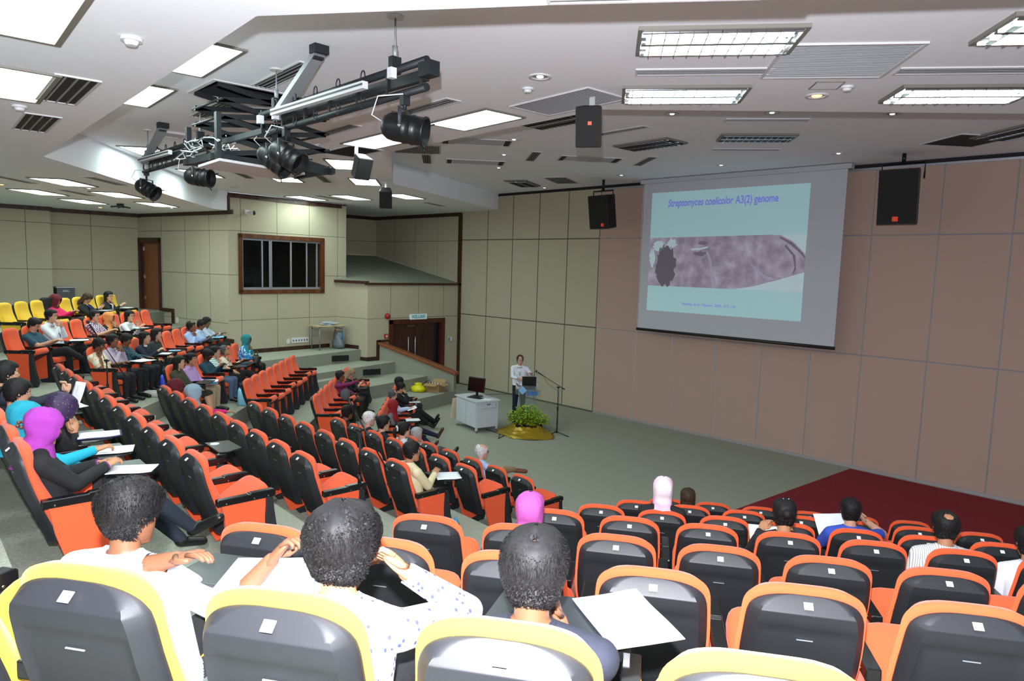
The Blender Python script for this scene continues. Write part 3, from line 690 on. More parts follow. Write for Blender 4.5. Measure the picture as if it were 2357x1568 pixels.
OCC = {('L', 0): (1, 3, 5, 6), ('L', 1): (4, 5), ('L', 3): (0, 1, 3, 4, 5, 7), ('L', 4): (0, 1, 2, 3, 4, 8, 9, 10), ('L', 5): (1, 2, 5, 6, 7), ('L', 6): (3, 5, 7),
       ('M', 0): (2, 5), ('M', 1): (3, 4, 5, 6), ('M', 2): (0,), ('M', 3): (7, 8), ('M', 5): (0, 1, 2, 3, 4), ('R', 1): (1,), ('R', 2): (1, 4), ('R', 3): (3, 5, 6), ('R', 4): (1,), ('R', 6): (1, 2, 3)}
TABS = {('L', 0): (1,), ('L', 3): (0, 4, 5), ('L', 4): (1, 3, 4, 8), ('L', 5): (2, 7), ('L', 6): (5, 7), ('M', 2): (0,), ('M', 4): (2,), ('M', 5): (0, 1, 2, 4), ('R', 6): (1, 3)}
ORD = ['nearest the', 'second from the', 'third from the', 'fourth from the', 'fifth from the', 'sixth from the', 'seventh from the', 'eighth from the', 'ninth from the', 'tenth from the', 'eleventh from the']
RNM = ['front', 'second', 'third', 'fourth', 'fifth', 'sixth', 'seventh']
BNM = {'L': 'booth-side', 'M': 'middle', 'R': 'carpet-side'}
def seat_t(b, k, i):
    s, p, n = ROWS[b, k]; return s + (p * i if b == 'R' else -p * i)
PROTO = {}
def copy_tree(o, parent=None):
    c = o.copy(); COL.objects.link(c)
    if parent is not None: c.parent = parent
    for ch in o.children: copy_tree(ch, c)
    return c
for (b, k), (s0, pitch, n) in ROWS.items():
    for i in range(n):
        occ = i in OCC.get((b, k), ()); tab = i in TABS.get((b, k), ())
        # the chair's right-hand neighbour carries the shared armrest, so the end chair at +x needs its own
        last = (i == n - 1) if b == 'R' else (i == 0)
        col = 'Y' if k == 6 else 'O'
        up = 0 if occ else (24 if (i * 7 + k * 3) % 3 else 31)
        key = (col, up, tab, last)
        if key not in PROTO: PROTO[key] = c = build_chair(*key)
        else: c = copy_tree(PROTO[key])
        p = tn(b, seat_t(b, k, i), ROWN[b][k])
        c.location = (p.x, p.y, ZT[b][k]); c.rotation_euler = (0, 0, ANG[b]); c.scale = (pitch / PITCH, 1, 1)
        tag(c, f"{'yellow' if col == 'Y' else 'orange'} tip-up chair {ORD[i]} {'aisle' if b != 'M' else 'carpet side'} in the {RNM[k]} row of the {BNM[b]} block", 'chair', f'{RNM[k]} row chairs of the {BNM[b]} block')
# ================================================================ people
import numpy as np
HEADT = [(-.122, .010, .070, .034), (-.114, .026, .079, .012), (-.098, .042, .083, -.020), (-.078, .053, .084, -.046), (-.052, .0615, .086, -.068), (-.024, .067, .086, -.084), (.006, .0705, .085, -.094), (.036, .0735, .090, -.100), (.064, .0725, .087, -.098), (.088, .064, .074, -.086), (.106, .046, .050, -.062), (.117, .022, .022, -.030), (.120, .004, .004, -.006)]
def head_at(z):
    T = HEADT
    if z <= T[0][0]: return T[0][1:]
    for a, b in zip(T, T[1:]):
        if z <= b[0]:
            f = (z - a[0]) / (b[0] - a[0]); return tuple(a[i] + (b[i] - a[i]) * f for i in (1, 2, 3))
    return T[-1][1:]
def head_pt(z, th, off=0.0):
    """th = 0 in front (+y), positive towards +x; off = distance outside the skin"""
    w, f, bk = head_at(z); mid = (f + bk) / 2 if bk > 0 else 0.0
    c, s = math.cos(th), math.sin(th); e = .82
    x = math.copysign(abs(s) ** e, s) * w; y = math.copysign(abs(c) ** e, c) * ((f - mid) if c > 0 else (mid - bk)) + mid
    p = Vector((x, y, z))
    if off: n = Vector((x / .0735 ** 2, (y + .006) / .092 ** 2, max(z, -.03) / .12 ** 2 + 1e-4)).normalized(); p += n * off
    return p
def head_mesh(q, M, skin=0, white=1, dark=2, lip=3, hi=False, ears=True):
    nz, nt = (34, 40) if hi else (24, 28); rings = []
    for j in range(nz + 1):
        z = -.122 + .242 * (.5 - .5 * math.cos(PI * (j + .05) / (nz + .1))); ring = []
        for i in range(nt):
            th = 2 * PI * i / nt; p = head_pt(z, th)
            if p.y > .03:
                g = math.exp(-(p.x / .0115) ** 2)
                if -.04 < z < .03: p.y += g * .024 * sst(.03, -.022, z) * sst(-.04, -.026, z)
                p.y += .004 * math.exp(-((z - .034) / .01) ** 2) * math.exp(-((abs(p.x) - .025) / .02) ** 2)
                p.y -= .009 * math.exp(-((z - .012) / .011) ** 2) * math.exp(-((abs(p.x) - .030) / .013) ** 2)
                p.y += .0045 * math.exp(-((z + .056) / .008) ** 2) * math.exp(-(p.x / .02) ** 2)
                p.y += .004 * math.exp(-((z + .100) / .012) ** 2) * math.exp(-(p.x / .02) ** 2)
            ring.append(M @ p)
        rings.append(ring)
    k0 = len(q.f); q.loft(rings, skin)
    for s in (-1, 1):
        q.ball(M @ Vector((s * .030, .0745, .011)), (.0125, .009, .0075), 10, 6, white, M.to_3x3()); q.ball(M @ Vector((s * .030, .0815, .011)), (.0052, .003, .0056), 8, 4, dark, M.to_3x3())
        q.ball(M @ Vector((s * .030, .087, .031)), (.016, .004, .003), 8, 4, dark, M.to_3x3())
        if not ears: continue
        e = M.to_3x3() @ Matrix.Rotation(s * -.35, 3, 'Z') @ Matrix.Rotation(-.15, 3, 'X')
        q.ball(M @ Vector((s * .0745, -.008, .004)), (.008, .020, .033), 10, 8, skin, e)
        q.ball(M @ Vector((s * .079, -.003, .006)), (.004, .011, .020), 8, 6, skin, e)
    q.ball(M @ Vector((0, .0855, -.0555)), (.021, .006, .0075), 10, 5, lip, M.to_3x3())
def hair_region(z, th, style):
    a = abs((th + PI) % (2 * PI) - PI)                       # 0 front .. pi back
    line = .066 - .0 * a
    if a > .75: line = .066 + (.0 - .066) * sst(.75, 1.15, a)
    if a > 1.35: line = -.005 + (-.075 + .005) * sst(1.35, 1.95, a)
    if style == 'bald' : return z > line and z < .045 and a > 1.1
    return z > line
def hair_mesh(style, M, rng, thick=.014, tufts=0, curl=.5, spot=None):
    q = MB(); nz, nt = 26, 40; rings = []; ok = []
    for j in range(nz + 1):
        z = -.09 + .21 * (1 - (1 - j / nz) ** 1.3); ring, o = [], []
        for i in range(nt):
            th = 2 * PI * i / nt; inn = hair_region(z, th, style)
            if spot and inn:
                pp = head_pt(z, th); inn = (pp - Vector(spot[:3])).length > spot[3]
            n = noise.noise(Vector((math.sin(th) * 2.5, math.cos(th) * 2.5, z * 22))) * .35 + noise.noise(Vector((math.sin(th) * 9, math.cos(th) * 9, z * 60))) * .25
            hgt = thick * (1 + n * curl) if inn else -.003
            if style != 'bald': hgt *= (1 + .35 * sst(.05, .11, z))
            ring.append(M @ head_pt(z, th, hgt)); o.append(inn)
        rings.append(ring); ok.append(o)
    vs = [p for r in rings for p in r]; fs = []
    for j in range(nz):
        for i in range(nt):
            i2 = (i + 1) % nt
            if ok[j][i] or ok[j][i2] or ok[j + 1][i] or ok[j + 1][i2]: fs.append((j * nt + i, j * nt + i2, (j + 1) * nt + i2, (j + 1) * nt + i))
    q.add(vs, fs, 0, True)
    if style in ('short', 'long', 'pony', 'bun', 'bob', 'fringe') and not spot: q.ball(M @ Vector((0, -.01, .112)), (.05, .062, .022), 14, 6, 0, M.to_3x3())
    for _ in range(tufts):
        for _t in range(20):
            z = rng.uniform(-.075, .12); th = rng.uniform(-PI, PI)
            if hair_region(z, th, style):
                b = head_pt(z, th, thick * .6)
                if spot and (b - Vector(spot[:3])).length < spot[3] * rng.uniform(.75, 1.1): continue
                break
        else: continue
        n = (b - Vector((0, -.01, 0))).normalized()
        down = Vector((rng.uniform(-.3, .3), rng.uniform(-.3, .3) - .1, -1)); cr = Vector((b.x, b.y + .03, 0)) * 6
        d = (down * .8 + cr + Vector((rng.uniform(-1, 1), rng.uniform(-1, 1), rng.uniform(-1, 1))) * curl * .9); d = (d - n * d.dot(n)).normalized()
        L = rng.uniform(.018, .034) * (1 + .3 * curl); s = n.cross(d).normalized() * rng.uniform(.0016, .0036)
        p0, p1, p2 = b - n * .004, b + d * L * .55 + n * .007 * (1 + curl), b + d * L + n * .0015
        q.add([M @ v for v in (p0 - s, p0 + s, p1 + s * .8, p1 - s * .8, p2)], [(0, 1, 2, 3), (3, 2, 4)], 0, False)
    if style in ('long', 'bob'):
        low = -.30 if style == 'long' else -.15; rings = []
        for j in range(13):
            z = .05 + (low - .05) * j / 12; ring_o, ring_i = [], []
            for i in range(17):
                th = PI + (i / 16 - .5) * 2 * (1.95 - .25 * j / 12); w = (.088, .094) if z > -.1 else (.088 + .25 * (-.1 - z) * .5, .098)
                f = 1 + .05 * noise.noise(Vector((th * 3, z * 4, 1.7)))
                x, y = math.sin(th) * w[0] * f, math.cos(th) * w[1] * f - .012 - (.05 * sst(-.08, -.3, z))
                ring_o.append(M @ Vector((x, y, z))); ring_i.append(M @ Vector((x * .8, y * .86, z)))
            rings.append(ring_o + ring_i[::-1])
        q.loft(rings, 0)
    if style == 'fringe': q.ball(M @ Vector((0, .074, .058)), (.055, .020, .022), 12, 6, 0, M.to_3x3())
    if style == 'pony': q.tube([M @ Vector(v) for v in ((0, -.10, .035), (0, -.145, .02), (.0, -.15, -.06), (0, -.13, -.16))], [.018, .032, .028, .006], 10)
    if style == 'bun': q.ball(M @ Vector((0, -.115, .045)), (.04, .035, .04), 12, 8, 0, M.to_3x3())
    return q
def hijab_mesh(M, rng, under=None):
    q = MB(); nt, rings = 36, []
    for j in range(30):
        z = .13 - .245 * (j / 29) ** 1.15; ring = []
        for i in range(nt):
            th = 2 * PI * i / nt; p = head_pt(max(-.118, min(.1195, z - .006)), th, .026); p.z = z if z < .1 else p.z
            a = abs((th + PI) % (2 * PI) - PI)
            if z < -.02:                                      # fabric falls straight from cheeks and nape
                f = sst(-.02, -.11, z); w = Vector((math.sin(th) * .092, math.cos(th) * (.086 if a < PI / 2 else .104) - .01, z)); p = p.lerp(w, f)
            n = noise.noise(Vector((math.sin(th) * 3, math.cos(th) * 3, z * 9 + 3.1))); p += Vector((p.x, p.y, 0)).normalized() * n * .011
            ring.append(p)
        rings.append(ring)
    vs, fs = [p for r in rings for p in r], []
    for j in range(29):
        for i in range(nt):
            idx = (j * nt + i, (j + 1) * nt + i, (j + 1) * nt + (i + 1) % nt, j * nt + (i + 1) % nt); c = sum((vs[k] for k in idx), Vector()) / 4
            if c.y > .02 and (c.x / .056) ** 2 + ((c.z + .012) / .079) ** 2 < 1: continue
            fs.append(idx)
    q.add([M @ v for v in vs], fs, 0, True)
    rings = []
    for j in range(12):
        f = j / 11; z = -.10 - .20 * f; ring = []
        for i in range(nt):
            th = 2 * PI * i / nt; k = .004 + .016 * f
            n = 1 + k * 6 * noise.noise(Vector((math.sin(th) * 4, math.cos(th) * 4, f * 2.0)))
            wx, wy = .090 + .11 * sst(.1, 1, f), .092 + .055 * f
            ring.append(M @ Vector((math.sin(th) * wx * n, math.cos(th) * wy * n - .012 + .012 * f, z - .05 * f * max(0, math.cos(th)) + .05 * f * abs(math.sin(th)))))
        rings.append(ring)
    q.loft(rings, 0, cap=False)
    return q
# --- skeleton to one continuous skin
def ik(a, t, l1, l2, pole):
    d = t - a; L = min(d.length, (l1 + l2) * .995); d = d.normalized(); t = a + d * L
    c = (l1 * l1 + L * L - l2 * l2) / (2 * L); h = math.sqrt(max(0, l1 * l1 - c * c))
    p = (pole - d * pole.dot(d)).normalized(); return a + d * c + p * h, t
def capsule(q, a, b, ra, rb, mi, n=14, flat=None):
    a, b = Vector(a), Vector(b); d = (b - a).normalized() if (b - a).length > 1e-5 else Vector((0, 0, 1)); pts, rs = [], []
    for t in (-.98, -.8, -.45): pts.append(a + d * ra * t); rs.append(ra * math.sqrt(1 - t * t))
    for t in (0, .25, .5, .75, 1): pts.append(a.lerp(b, t)); rs.append(ra + (rb - ra) * t)
    for t in (.45, .8, .98): pts.append(b + d * rb * t); rs.append(rb * math.sqrt(1 - t * t))
    q.tube(pts, [(r, r * (flat or 1)) for r in rs], n, mi)
def hand_mesh(q, w, d, palm, side, pose, mi, s=1.0):
    """palm and five fingers at the wrist w; d = hand direction, palm = palm normal"""
    d = d.normalized(); palm = (palm - d * palm.dot(d)).normalized(); a = d.cross(palm).normalized() * side      # a points to the thumb
    back = -palm
    q.tube([w - d * .02, w + d * .01, w + d * .04, w + d * .075, w + d * .088], [(.026 * s, .020 * s), (.030 * s, .018 * s), (.040 * s, .017 * s), (.040 * s, .014 * s), (.034 * s, .009 * s)], 12, mi) if abs(d.z) >= .9 or True else None
    curl = {'relaxed': .45, 'fist': 1.35, 'flat': .1, 'pen': .9, 'hold': .8}[pose]
    for i, (o, L) in enumerate(((.030, .070), (.010, .078), (-.010, .072), (-.029, .056))):
        p = w + d * .080 + a * o * s; pts = [p - d * .012]; dr = d.copy(); c = curl * (1 + .12 * i)
        for seg, f in enumerate((.45, .32, .23)):
            ax = dr.cross(palm).normalized(); dr = (Matrix.Rotation(c * (.55, 1.0, .7)[seg] * .8, 3, ax) @ dr).normalized(); p = p + dr * L * f * s; pts.append(p.copy())
        q.tube(pts, [.0095 * s, .009 * s, .008 * s, .0055 * s], 7, mi)
    b = w + d * .022 + a * .028 * s; t = (d * .75 + a * .65 + palm * .35 * (1 + curl)).normalized(); t2 = (d * .95 + palm * .25 * curl - a * .1).normalized()
    q.tube([b - t * .012, b + t * .03, b + t * .03 + t2 * .028, b + t * .03 + t2 * .048], [.012 * s, .011 * s, .0095 * s, .006 * s], 7, mi)
SKIN = {'fair': '#c89a7e', 'tan': '#b07d5c', 'brown': '#7d5138', 'dark': '#452c22', 'pink': '#cf9a86'}
HAIRC = {'black': '#0d0c0d', 'brown': '#2a1d16', 'grey': '#7c7c7e', 'dgrey': '#38383b', 'lgrey': '#a3a2a2', 'blond': '#6e5a45'}
def skin_mat(k): return mat('skin_' + k, SKIN[k], .55, .03, 200, .05)
def hair_mat(k): return ramp_mat('hair_' + k, [(.3, HAIRC[k]), (.7, '#%02x%02x%02x' % tuple(min(255, int(int(HAIRC[k][i:i + 2], 16) * 1.5 + 8)) for i in (1, 3, 5)))], 90, 'noise', .62, 4, stretch=(1, 1, .25), interp='LINEAR')
LIPS = mat('lips', '#8d4f45', .5); EYEW = mat('eye_white', '#d9d6d0', .3); EYED = mat('eye_dark', '#100c0a', .2)
def cloth(c):
    if not isinstance(c, str): return c
    return mat('cloth_' + c.strip('#'), c, .85, .25, 45, .04)
PEOPLE = []
def person(label, base, rz, head, skin='tan', hair='short', hc='black', top='#dddddd', sleeves='long', bottom='#15161a', shoes='#0c0c0d', arms=('lap', 'lap'), legs='sit', yaw=0.0, pitch=0.0, roll=0.0,
           hijab=None, glasses=False, lanyard=None, collar=None, hand=('relaxed', 'relaxed'), hi=False, tufts=160, curl=.5, spot=None, thick=.014, jacket=None, joints=None, wide=1.0, seed=0, bare=False, cuff=None, socks=None, hdir=None):
    """a seated (or, with joints, standing) figure; all coordinates local to base: x right, y forward, z up"""
    rng = random.Random(seed + len(PEOPLE) * 13); root = thing('person', label, 'person', base, rz); PEOPLE.append(root)
    head = Vector(head); hy, hz = head.y, head.z
    J = dict(hip=Vector((0, .245, .45)))
    J['neck'] = head + Vector((0, -.035, -.135)) if not joints else head + Vector((0, -.02, -.14))
    if joints: J.update({k: Vector(v) for k, v in joints.items()})
    hip, neck = J['hip'], J['neck']; up = (neck - hip).normalized(); SW = .175 * wide
    q = MB(); prims = []
    def cap(lbl, a, b, ra, rb, flat=None):
        prims.append((lbl, Vector(a), Vector(b), ra, rb)); capsule(q, a, b, ra, rb, 0, flat=flat)
    # torso: three overlapping flattened masses
    fwd = Vector((0, 1, 0)); chest = hip.lerp(neck, .66) + Vector((0, -.01, 0)); belly = hip.lerp(neck, .32) + Vector((0, .01, 0))
    for s in (-1, 1):
        cap('torso', hip + Vector((s * .075, 0, -.01)), chest + Vector((s * .085 * wide, -.005, 0)), .105, .098)
        cap('torso', chest + Vector((s * .06, 0, 0)), neck + Vector((s * (SW - .03), -.01, -.062)), .088, .052)
        cap('torso', neck + Vector((s * .03, 0, -.03)), neck + Vector((s * (SW - .01), -.01, -.068)), .047, .050)
    cap('torso', belly, chest, .105 * wide, .10)
    cap('neck', neck + Vector((0, 0, -.045)), head + Vector((0, -.025, -.055)), .054, .050)
    hip_l = {}
    L1, L2 = .26, .235
    palms = {}
    for ai, s in ((0, -1), (1, 1)):
        pose = arms[ai]; S = neck + Vector((s * SW, -.012, -.072)); P = {'lap': (.07, hip.y + .27, .545), 'armrest': (.27, .42, .665), 'tablet': (.06, .54, .735), 'side': (.24, hip.y + .1, .5),
            'chin': (.05, hy + .10, hz - .235), 'cheek': (.085, hy + .05, hz - .20), 'mouth': (.05, hy + .15, hz - .19), 'phone': (.06, max(hy + .2, .50), .72), 'cross': (-.10, hip.y + .24, .66), 'temple': (.16, hy + .10, hz - .10),
            'raised': (.10, hy + .36, hz - .02), 'book': (.12, hy + .26, hz - .24), 'forehead': (.07, hy + .13, hz - .12), 'speak': (.08, hy + .28, hz - .24)}
        pole = Vector((s * .5, -.35, -.9))
        if isinstance(pose, str):
            v = P[pose]; tgt = Vector((s * v[0] + (head.x if pose in ('chin', 'cheek', 'mouth', 'temple', 'forehead') else 0), v[1], v[2]))
            if pose == 'temple': pole = Vector((s * 1.0, .25, -.75))
            if pose in ('chin', 'cheek', 'mouth', 'forehead'): pole = Vector((s * .35, .35, -1))
        else: tgt = Vector(pose[0]); pole = Vector(pose[1]) if len(pose) > 1 else pole
        E, Wp = ik(S, tgt, L1, L2, pole)
        cap('upper', S, E, .054, .042); cap('fore', E, Wp, .041, .027)
        d = (Wp - E).normalized(); pn = Vector((0, -.3, -1))
        if isinstance(pose, str) and pose in ('chin', 'cheek', 'mouth', 'temple', 'forehead'): d = (head + Vector((s * .03, .07, -.03 if pose != 'temple' else .05)) - Wp).normalized() * .7 + d * .3; pn = (head - Wp)
        if hdir and hdir[ai]: d = Vector(hdir[ai][0]); pn = Vector(hdir[ai][1])
        palms[ai] = (Wp, d, pn, s)
    LEG = {'sit': [((-.11, .66, .45), (-.12, .66, .09), (-.135, .84, .035)), ((.11, .66, .45), (.12, .66, .09), (.135, .84, .035))],
           'cross': [((-.09, .66, .45), (-.10, .70, .09), (-.12, .88, .035)), ((.03, .70, .56), (-.13, .93, .36), (-.13, 1.07, .26))],
           'crossl': [((-.03, .70, .56), (.14, .93, .36), (.14, 1.07, .26)), ((.09, .66, .45), (.10, .70, .09), (.12, .88, .035))],
           'out': [((-.10, .70, .42), (-.05, 1.06, .10), (-.07, 1.16, .24)), ((.09, .70, .45), (.02, 1.06, .20), (.03, 1.15, .35))],
           'ankle': [((-.10, .66, .45), (-.10, .70, .09), (-.12, .88, .035)), ((.30, .62, .56), (-.02, .74, .50), (-.04, .80, .38))],
           'tuck': [((-.10, .62, .44), (-.12, .50, .09), (-.13, .66, .035)), ((.10, .62, .44), (.12, .50, .09), (.13, .66, .035))]}
    LG = LEG[legs] if isinstance(legs, str) else [tuple(Vector(v) for v in l) for l in legs]
    feet = []
    for s, (K, A, T) in zip((-1, 1), LG):
        K, A, T = Vector(K), Vector(A), Vector(T); hj = hip + Vector((s * .09, 0, -.02 if not joints else -.04))
        cap('thigh', hj, K, .087, .062); cap('shin', K, K.lerp(A, .4), .060, .054); cap('shin', K.lerp(A, .4), A, .054, .037); cap('foot', A + Vector((0, 0, -.02)), T, .040, .034, .8); feet.append((A, T))
    me = q.mesh('figure'); o = bpy.data.objects.new('figure', me); COL.objects.link(o)
    md = o.modifiers.new('remesh', 'REMESH'); md.mode = 'VOXEL'; md.voxel_size = .0085 if hi else .0125
    sm = o.modifiers.new('smooth', 'SMOOTH'); sm.factor = .5; sm.iterations = 5
    fm = bpy.data.meshes.new_from_object(o.evaluated_get(bpy.context.evaluated_depsgraph_get())); bpy.data.objects.remove(o); bpy.data.meshes.remove(me)
    nv, nf = len(fm.vertices), len(fm.polygons)
    V = np.empty(nv * 3); fm.vertices.foreach_get('co', V); V = V.reshape(-1, 3)
    N = np.empty(nv * 3); fm.vertices.foreach_get('normal', N); N = N.reshape(-1, 3)
    Cn = np.empty(nf * 3); fm.polygons.foreach_get('center', Cn); Cn = Cn.reshape(-1, 3)
    best = np.full(nf, 9.0); lab = np.zeros(nf, int); names = sorted({p[0] for p in prims})
    par = np.zeros(nf)
    for l, a, b, ra, rb in prims:
        a_, ab = np.array(a), np.array(b - a); t = np.clip(((Cn - a_) @ ab) / max(ab @ ab, 1e-9), 0, 1)
        dd = np.linalg.norm(Cn - a_ - t[:, None] * ab, axis=1) - (ra + (rb - ra) * t); m = dd < best; best[m] = dd[m]; lab[m] = names.index(l); par[m] = t[m]
    lo, po = np.array([names[i] for i in lab], dtype=object), par
    F = [tuple(p.vertices) for p in fm.polygons]
    body = MB(); body.add([Vector(v) for v in V], F, 0, True)
    Mh = Matrix.Translation(head) @ Matrix.Rotation(yaw, 4, 'Z') @ Matrix.Rotation(pitch, 4, 'X') @ Matrix.Rotation(roll, 4, 'Y')
    head_mesh(body, Mh, hi=hi, ears=not hijab)
    for ai in (0, 1):
        Wp, d, pn, s = palms[ai]; hand_mesh(body, Wp, d, pn, s, hand[ai], 0)
    body.build('body', [skin_mat(skin), EYEW, EYED, LIPS], root)
    bpy.data.meshes.remove(fm)
    def shell(name, mask, off, m):
        if not mask.any(): return None
        ids = np.nonzero(mask)[0]; used = sorted({v for i in ids for v in F[i]}); mp = {v: i for i, v in enumerate(used)}
        mb = MB(); mb.add([Vector(V[v] + N[v] * off) for v in used], [tuple(mp[v] for v in F[i]) for i in ids], 0, True); return mb.build(name, m, root)
    tors = (lo == 'torso'); hips = tors & (Cn[:, 2] < hip.z + (.02 if not joints else .0))
    sl = {'long': (lo == 'upper') | ((lo == 'fore') & (po < .97)), 'short': (lo == 'upper') & (po < .82), 'three': (lo == 'upper') | ((lo == 'fore') & (po < .5))}[sleeves]
    shell('jacket' if jacket else 'shirt', (tors & ~hips) | sl | ((lo == 'neck') & (po < .22)), .007 if not jacket else .011, cloth(top))
    tm = (lo == 'thigh') | hips | ((lo == 'shin') if not bare else np.zeros(nf, bool))
    shell('skirt' if bare else 'trousers', tm, .008, cloth(bottom))
    for (A, T), s in zip(feet, (-1, 1)):
        near = (lo == 'foot') & (np.linalg.norm(Cn - np.array(A.lerp(T, .5)), axis=1) < .14); shell('shoe', near, .008, mat('leather_' + shoes.strip('#'), shoes, .35))
    if jacket and jacket is not True:                          # shirt front showing in the open jacket
        mb = MB(); ch = hip.lerp(neck, .7); f = ch.y + .115
        mb.add([Vector((-.035, neck.y + .05, neck.z - .02)), Vector((.035, neck.y + .05, neck.z - .02)), Vector((.045, f, ch.z + .05)), Vector((.0, f + .005, ch.z - .16)), Vector((-.045, f, ch.z + .05))], [(0, 4, 3, 2, 1)], 0); mb.build('shirt_front', cloth(jacket), root)
    if collar:
        mb = MB(); rings = []
        for r_, z_ in ((.060, .0), (.063, .035), (.069, .036), (.085, .004), (.079, -.004)):
            rings.append([neck + Vector((math.sin(2 * PI * i / 20) * r_ * 1.02, math.cos(2 * PI * i / 20) * r_ - .006 - .012 * 0, z_ - .012 - .03 * max(0, math.cos(2 * PI * i / 20)))) for i in range(20)])
        mb.loft(rings, cap=False); mb.build('collar', cloth(collar), root)
    if cuff:
        for ai in (0, 1):
            Wp = palms[ai][0]; d = palms[ai][1].normalized(); mb = MB(); mb.tube([Wp - d * .03, Wp + d * .005], .034, 14, cap=False); mb.build('cuff', cloth(cuff), root)
    if lanyard:
        mb = MB(); rings = []; pts = [neck + Vector((math.sin(t) * (.07 + .02 * max(0, math.cos(t))), math.cos(t) * .075 - .004, .012 - .06 * max(0, math.cos(t)))) for t in [i * PI / 8 - PI * .7 for i in range(0, 12)]]
        mb.tube([p + Vector((0, 0, -.012)) for p in pts], (.004), 6)
        c = hip.lerp(neck, .5) + Vector((0, .125, 0)); mb.tube([pts[0], c + Vector((-.01, 0, .05)), c], .004, 6); mb.tube([pts[-1], c + Vector((.01, 0, .05)), c], .004, 6); mb.build('lanyard', cloth(lanyard), root)
    root['_head'] = [x for r_ in Mh for x in r_]
    if hijab: hijab_mesh(Mh, rng).build('hijab', cloth(hijab), root)
    elif hair:
        hm = hair_mesh(hair, Mh, rng, thick, tufts, curl, spot); hm.build('hair', hair_mat(hc), root)
    if glasses:
        mb = MB()
        for s in (-1, 1):
            pts = [Mh @ Vector((s * .031 + .021 * math.cos(a), .094, .010 + .015 * math.sin(a))) for a in [i * PI / 6 for i in range(13)]]; mb.tube(pts, .0022, 5, cap=False)
            mb.tube([Mh @ Vector((s * .052, .092, .014)), Mh @ Vector((s * .076, .03, .014)), Mh @ Vector((s * .079, -.015, .008))], .002, 5)
        mb.tube([Mh @ Vector((-.010, .095, .014)), Mh @ Vector((.010, .095, .014))], .002, 5); mb.build('glasses', mat('glasses_frame', '#15130f', .3), root)
    return root
def seated(label, b, k, i, px, py, **kw):
    """the head is placed where the photograph shows it, within the seat's own vertical plane"""
    d, n = axes(b); t = seat_t(b, k, i); o = tn(b, t, ROWN[b][k]); z0 = ZT[b][k]
    if 'dist' in kw:
        h = EYEV + ray(px, py).normalized() * kw.pop('dist'); v = Vector((h.x - o.x, h.y - o.y)); kw.update(minz=.7, maxd=.8, dx=v.dot(d))
    else: h = atplane(px, py, (o.x, o.y, z0), Vector((d.x, d.y, 0)))
    dn = Vector((h.x - o.x, h.y - o.y)).dot(n); hz = h.z - z0
    kw.setdefault('maxz', 1.15); kw.setdefault('minz', .93); kw.setdefault('mind', .14); kw.setdefault('maxd', .42)
    hz = max(kw.pop('minz'), min(kw.pop('maxz'), hz)); dn = max(kw.pop('mind'), min(kw.pop('maxd'), dn))
    return person(label, (o.x, o.y, z0), ANG[b], (kw.pop('dx', 0.0), dn, hz), **kw)

def head_matrix(root):
    v = list(root['_head']); return Matrix([v[i * 4:i * 4 + 4] for i in range(4)])
# ================================================================ the audience
PLAID = ramp_mat('check_print', [(0, '#c9c3d2'), (.45, '#3f2f5c'), (.6, '#dcd6e2'), (.8, '#6d3f66')], 26, 'checker', .85, stretch=(1, 1, 1))
PALEPAT = ramp_mat('pale_orange_print', [(0, '#e0dccb'), (.5, '#e3b98a'), (.62, '#dfe0d2'), (.78, '#b6c4bd')], 9, 'noise', .85, 2)
DKPAT = ramp_mat('teal_batik_print', [(0, '#14202b'), (.45, '#2b5a6c'), (.56, '#16222e'), (.7, '#7b98a0')], 24, 'noise', .85, 3)
FLORAL = ramp_mat('blue_floral_print', [(0, '#1c6fb5'), (.42, '#3aa0d8'), (.52, '#dfeef2'), (.6, '#1d57a0'), (.72, '#3fb8b0')], 14, 'noise', .85, 2)
STRIPES = ramp_mat('striped_polo', [(0, '#e6ecef'), (.35, '#2c5fc0'), (.55, '#dfe8ea'), (.78, '#4aa04f')], 9, 'wave', .85, 0, rot=(0, R(90), 0))
PIN = ramp_mat('pinstripe', [(0, '#d9dcdc'), (.82, '#8f9799')], 22, 'wave', .85, 0)
GREYK = ramp_mat('grey_knit', [(.3, '#3b3d42'), (.5, '#84868c'), (.7, '#4a4c52')], 160, 'noise', .95, 2)
BEADS = ramp_mat('beaded_purple_scarf', [(0, '#c8c07a'), (.13, '#2a1440'), (.9, '#351a4e')], 55, 'voronoi', .6)
DOTS = ramp_mat('white_shirt_navy_dashes', [(0, '#39406e'), (.24, '#c6c9d6')], 42, 'voronoi', .8, stretch=(1, 1, .8))
s = seated
# booth-side block, sixth to third rows
s('person in a maroon hijab and bright pink top typing on a phone', 'L', 6, 3, 122, 692, skin='tan', hijab='#5d1420', top='#d21a5c', bottom='#2b2a30', arms=('phone', 'phone'), hand=('hold', 'hold'), pitch=-.25, glasses=True, legs='cross', minz=.95)
s('person with long dark hair in a black jacket writing on a tablet arm', 'L', 6, 5, 182, 690, skin='fair', hair='long', hc='brown', top='#101116', jacket='#1d2a6b', arms=('tablet', 'tablet'), hand=('flat', 'pen'), pitch=-.7, minz=.95, mind=.26)
s('person with straight black hair in a black jacket, hand on cheek', 'L', 6, 7, 250, 690, skin='fair', hair='long', top='#111216', jacket='#d8d8dc', arms=('cheek', 'tablet'), glasses=True, yaw=-.25, minz=.95)
s('person in a dark teal short-sleeved shirt looking down at a phone', 'L', 5, 1, 75, 748, skin='fair', top='#24485a', sleeves='short', collar='#24485a', arms=('phone', 'phone'), hand=('hold', 'hold'), pitch=-.5, glasses=True, legs='cross')
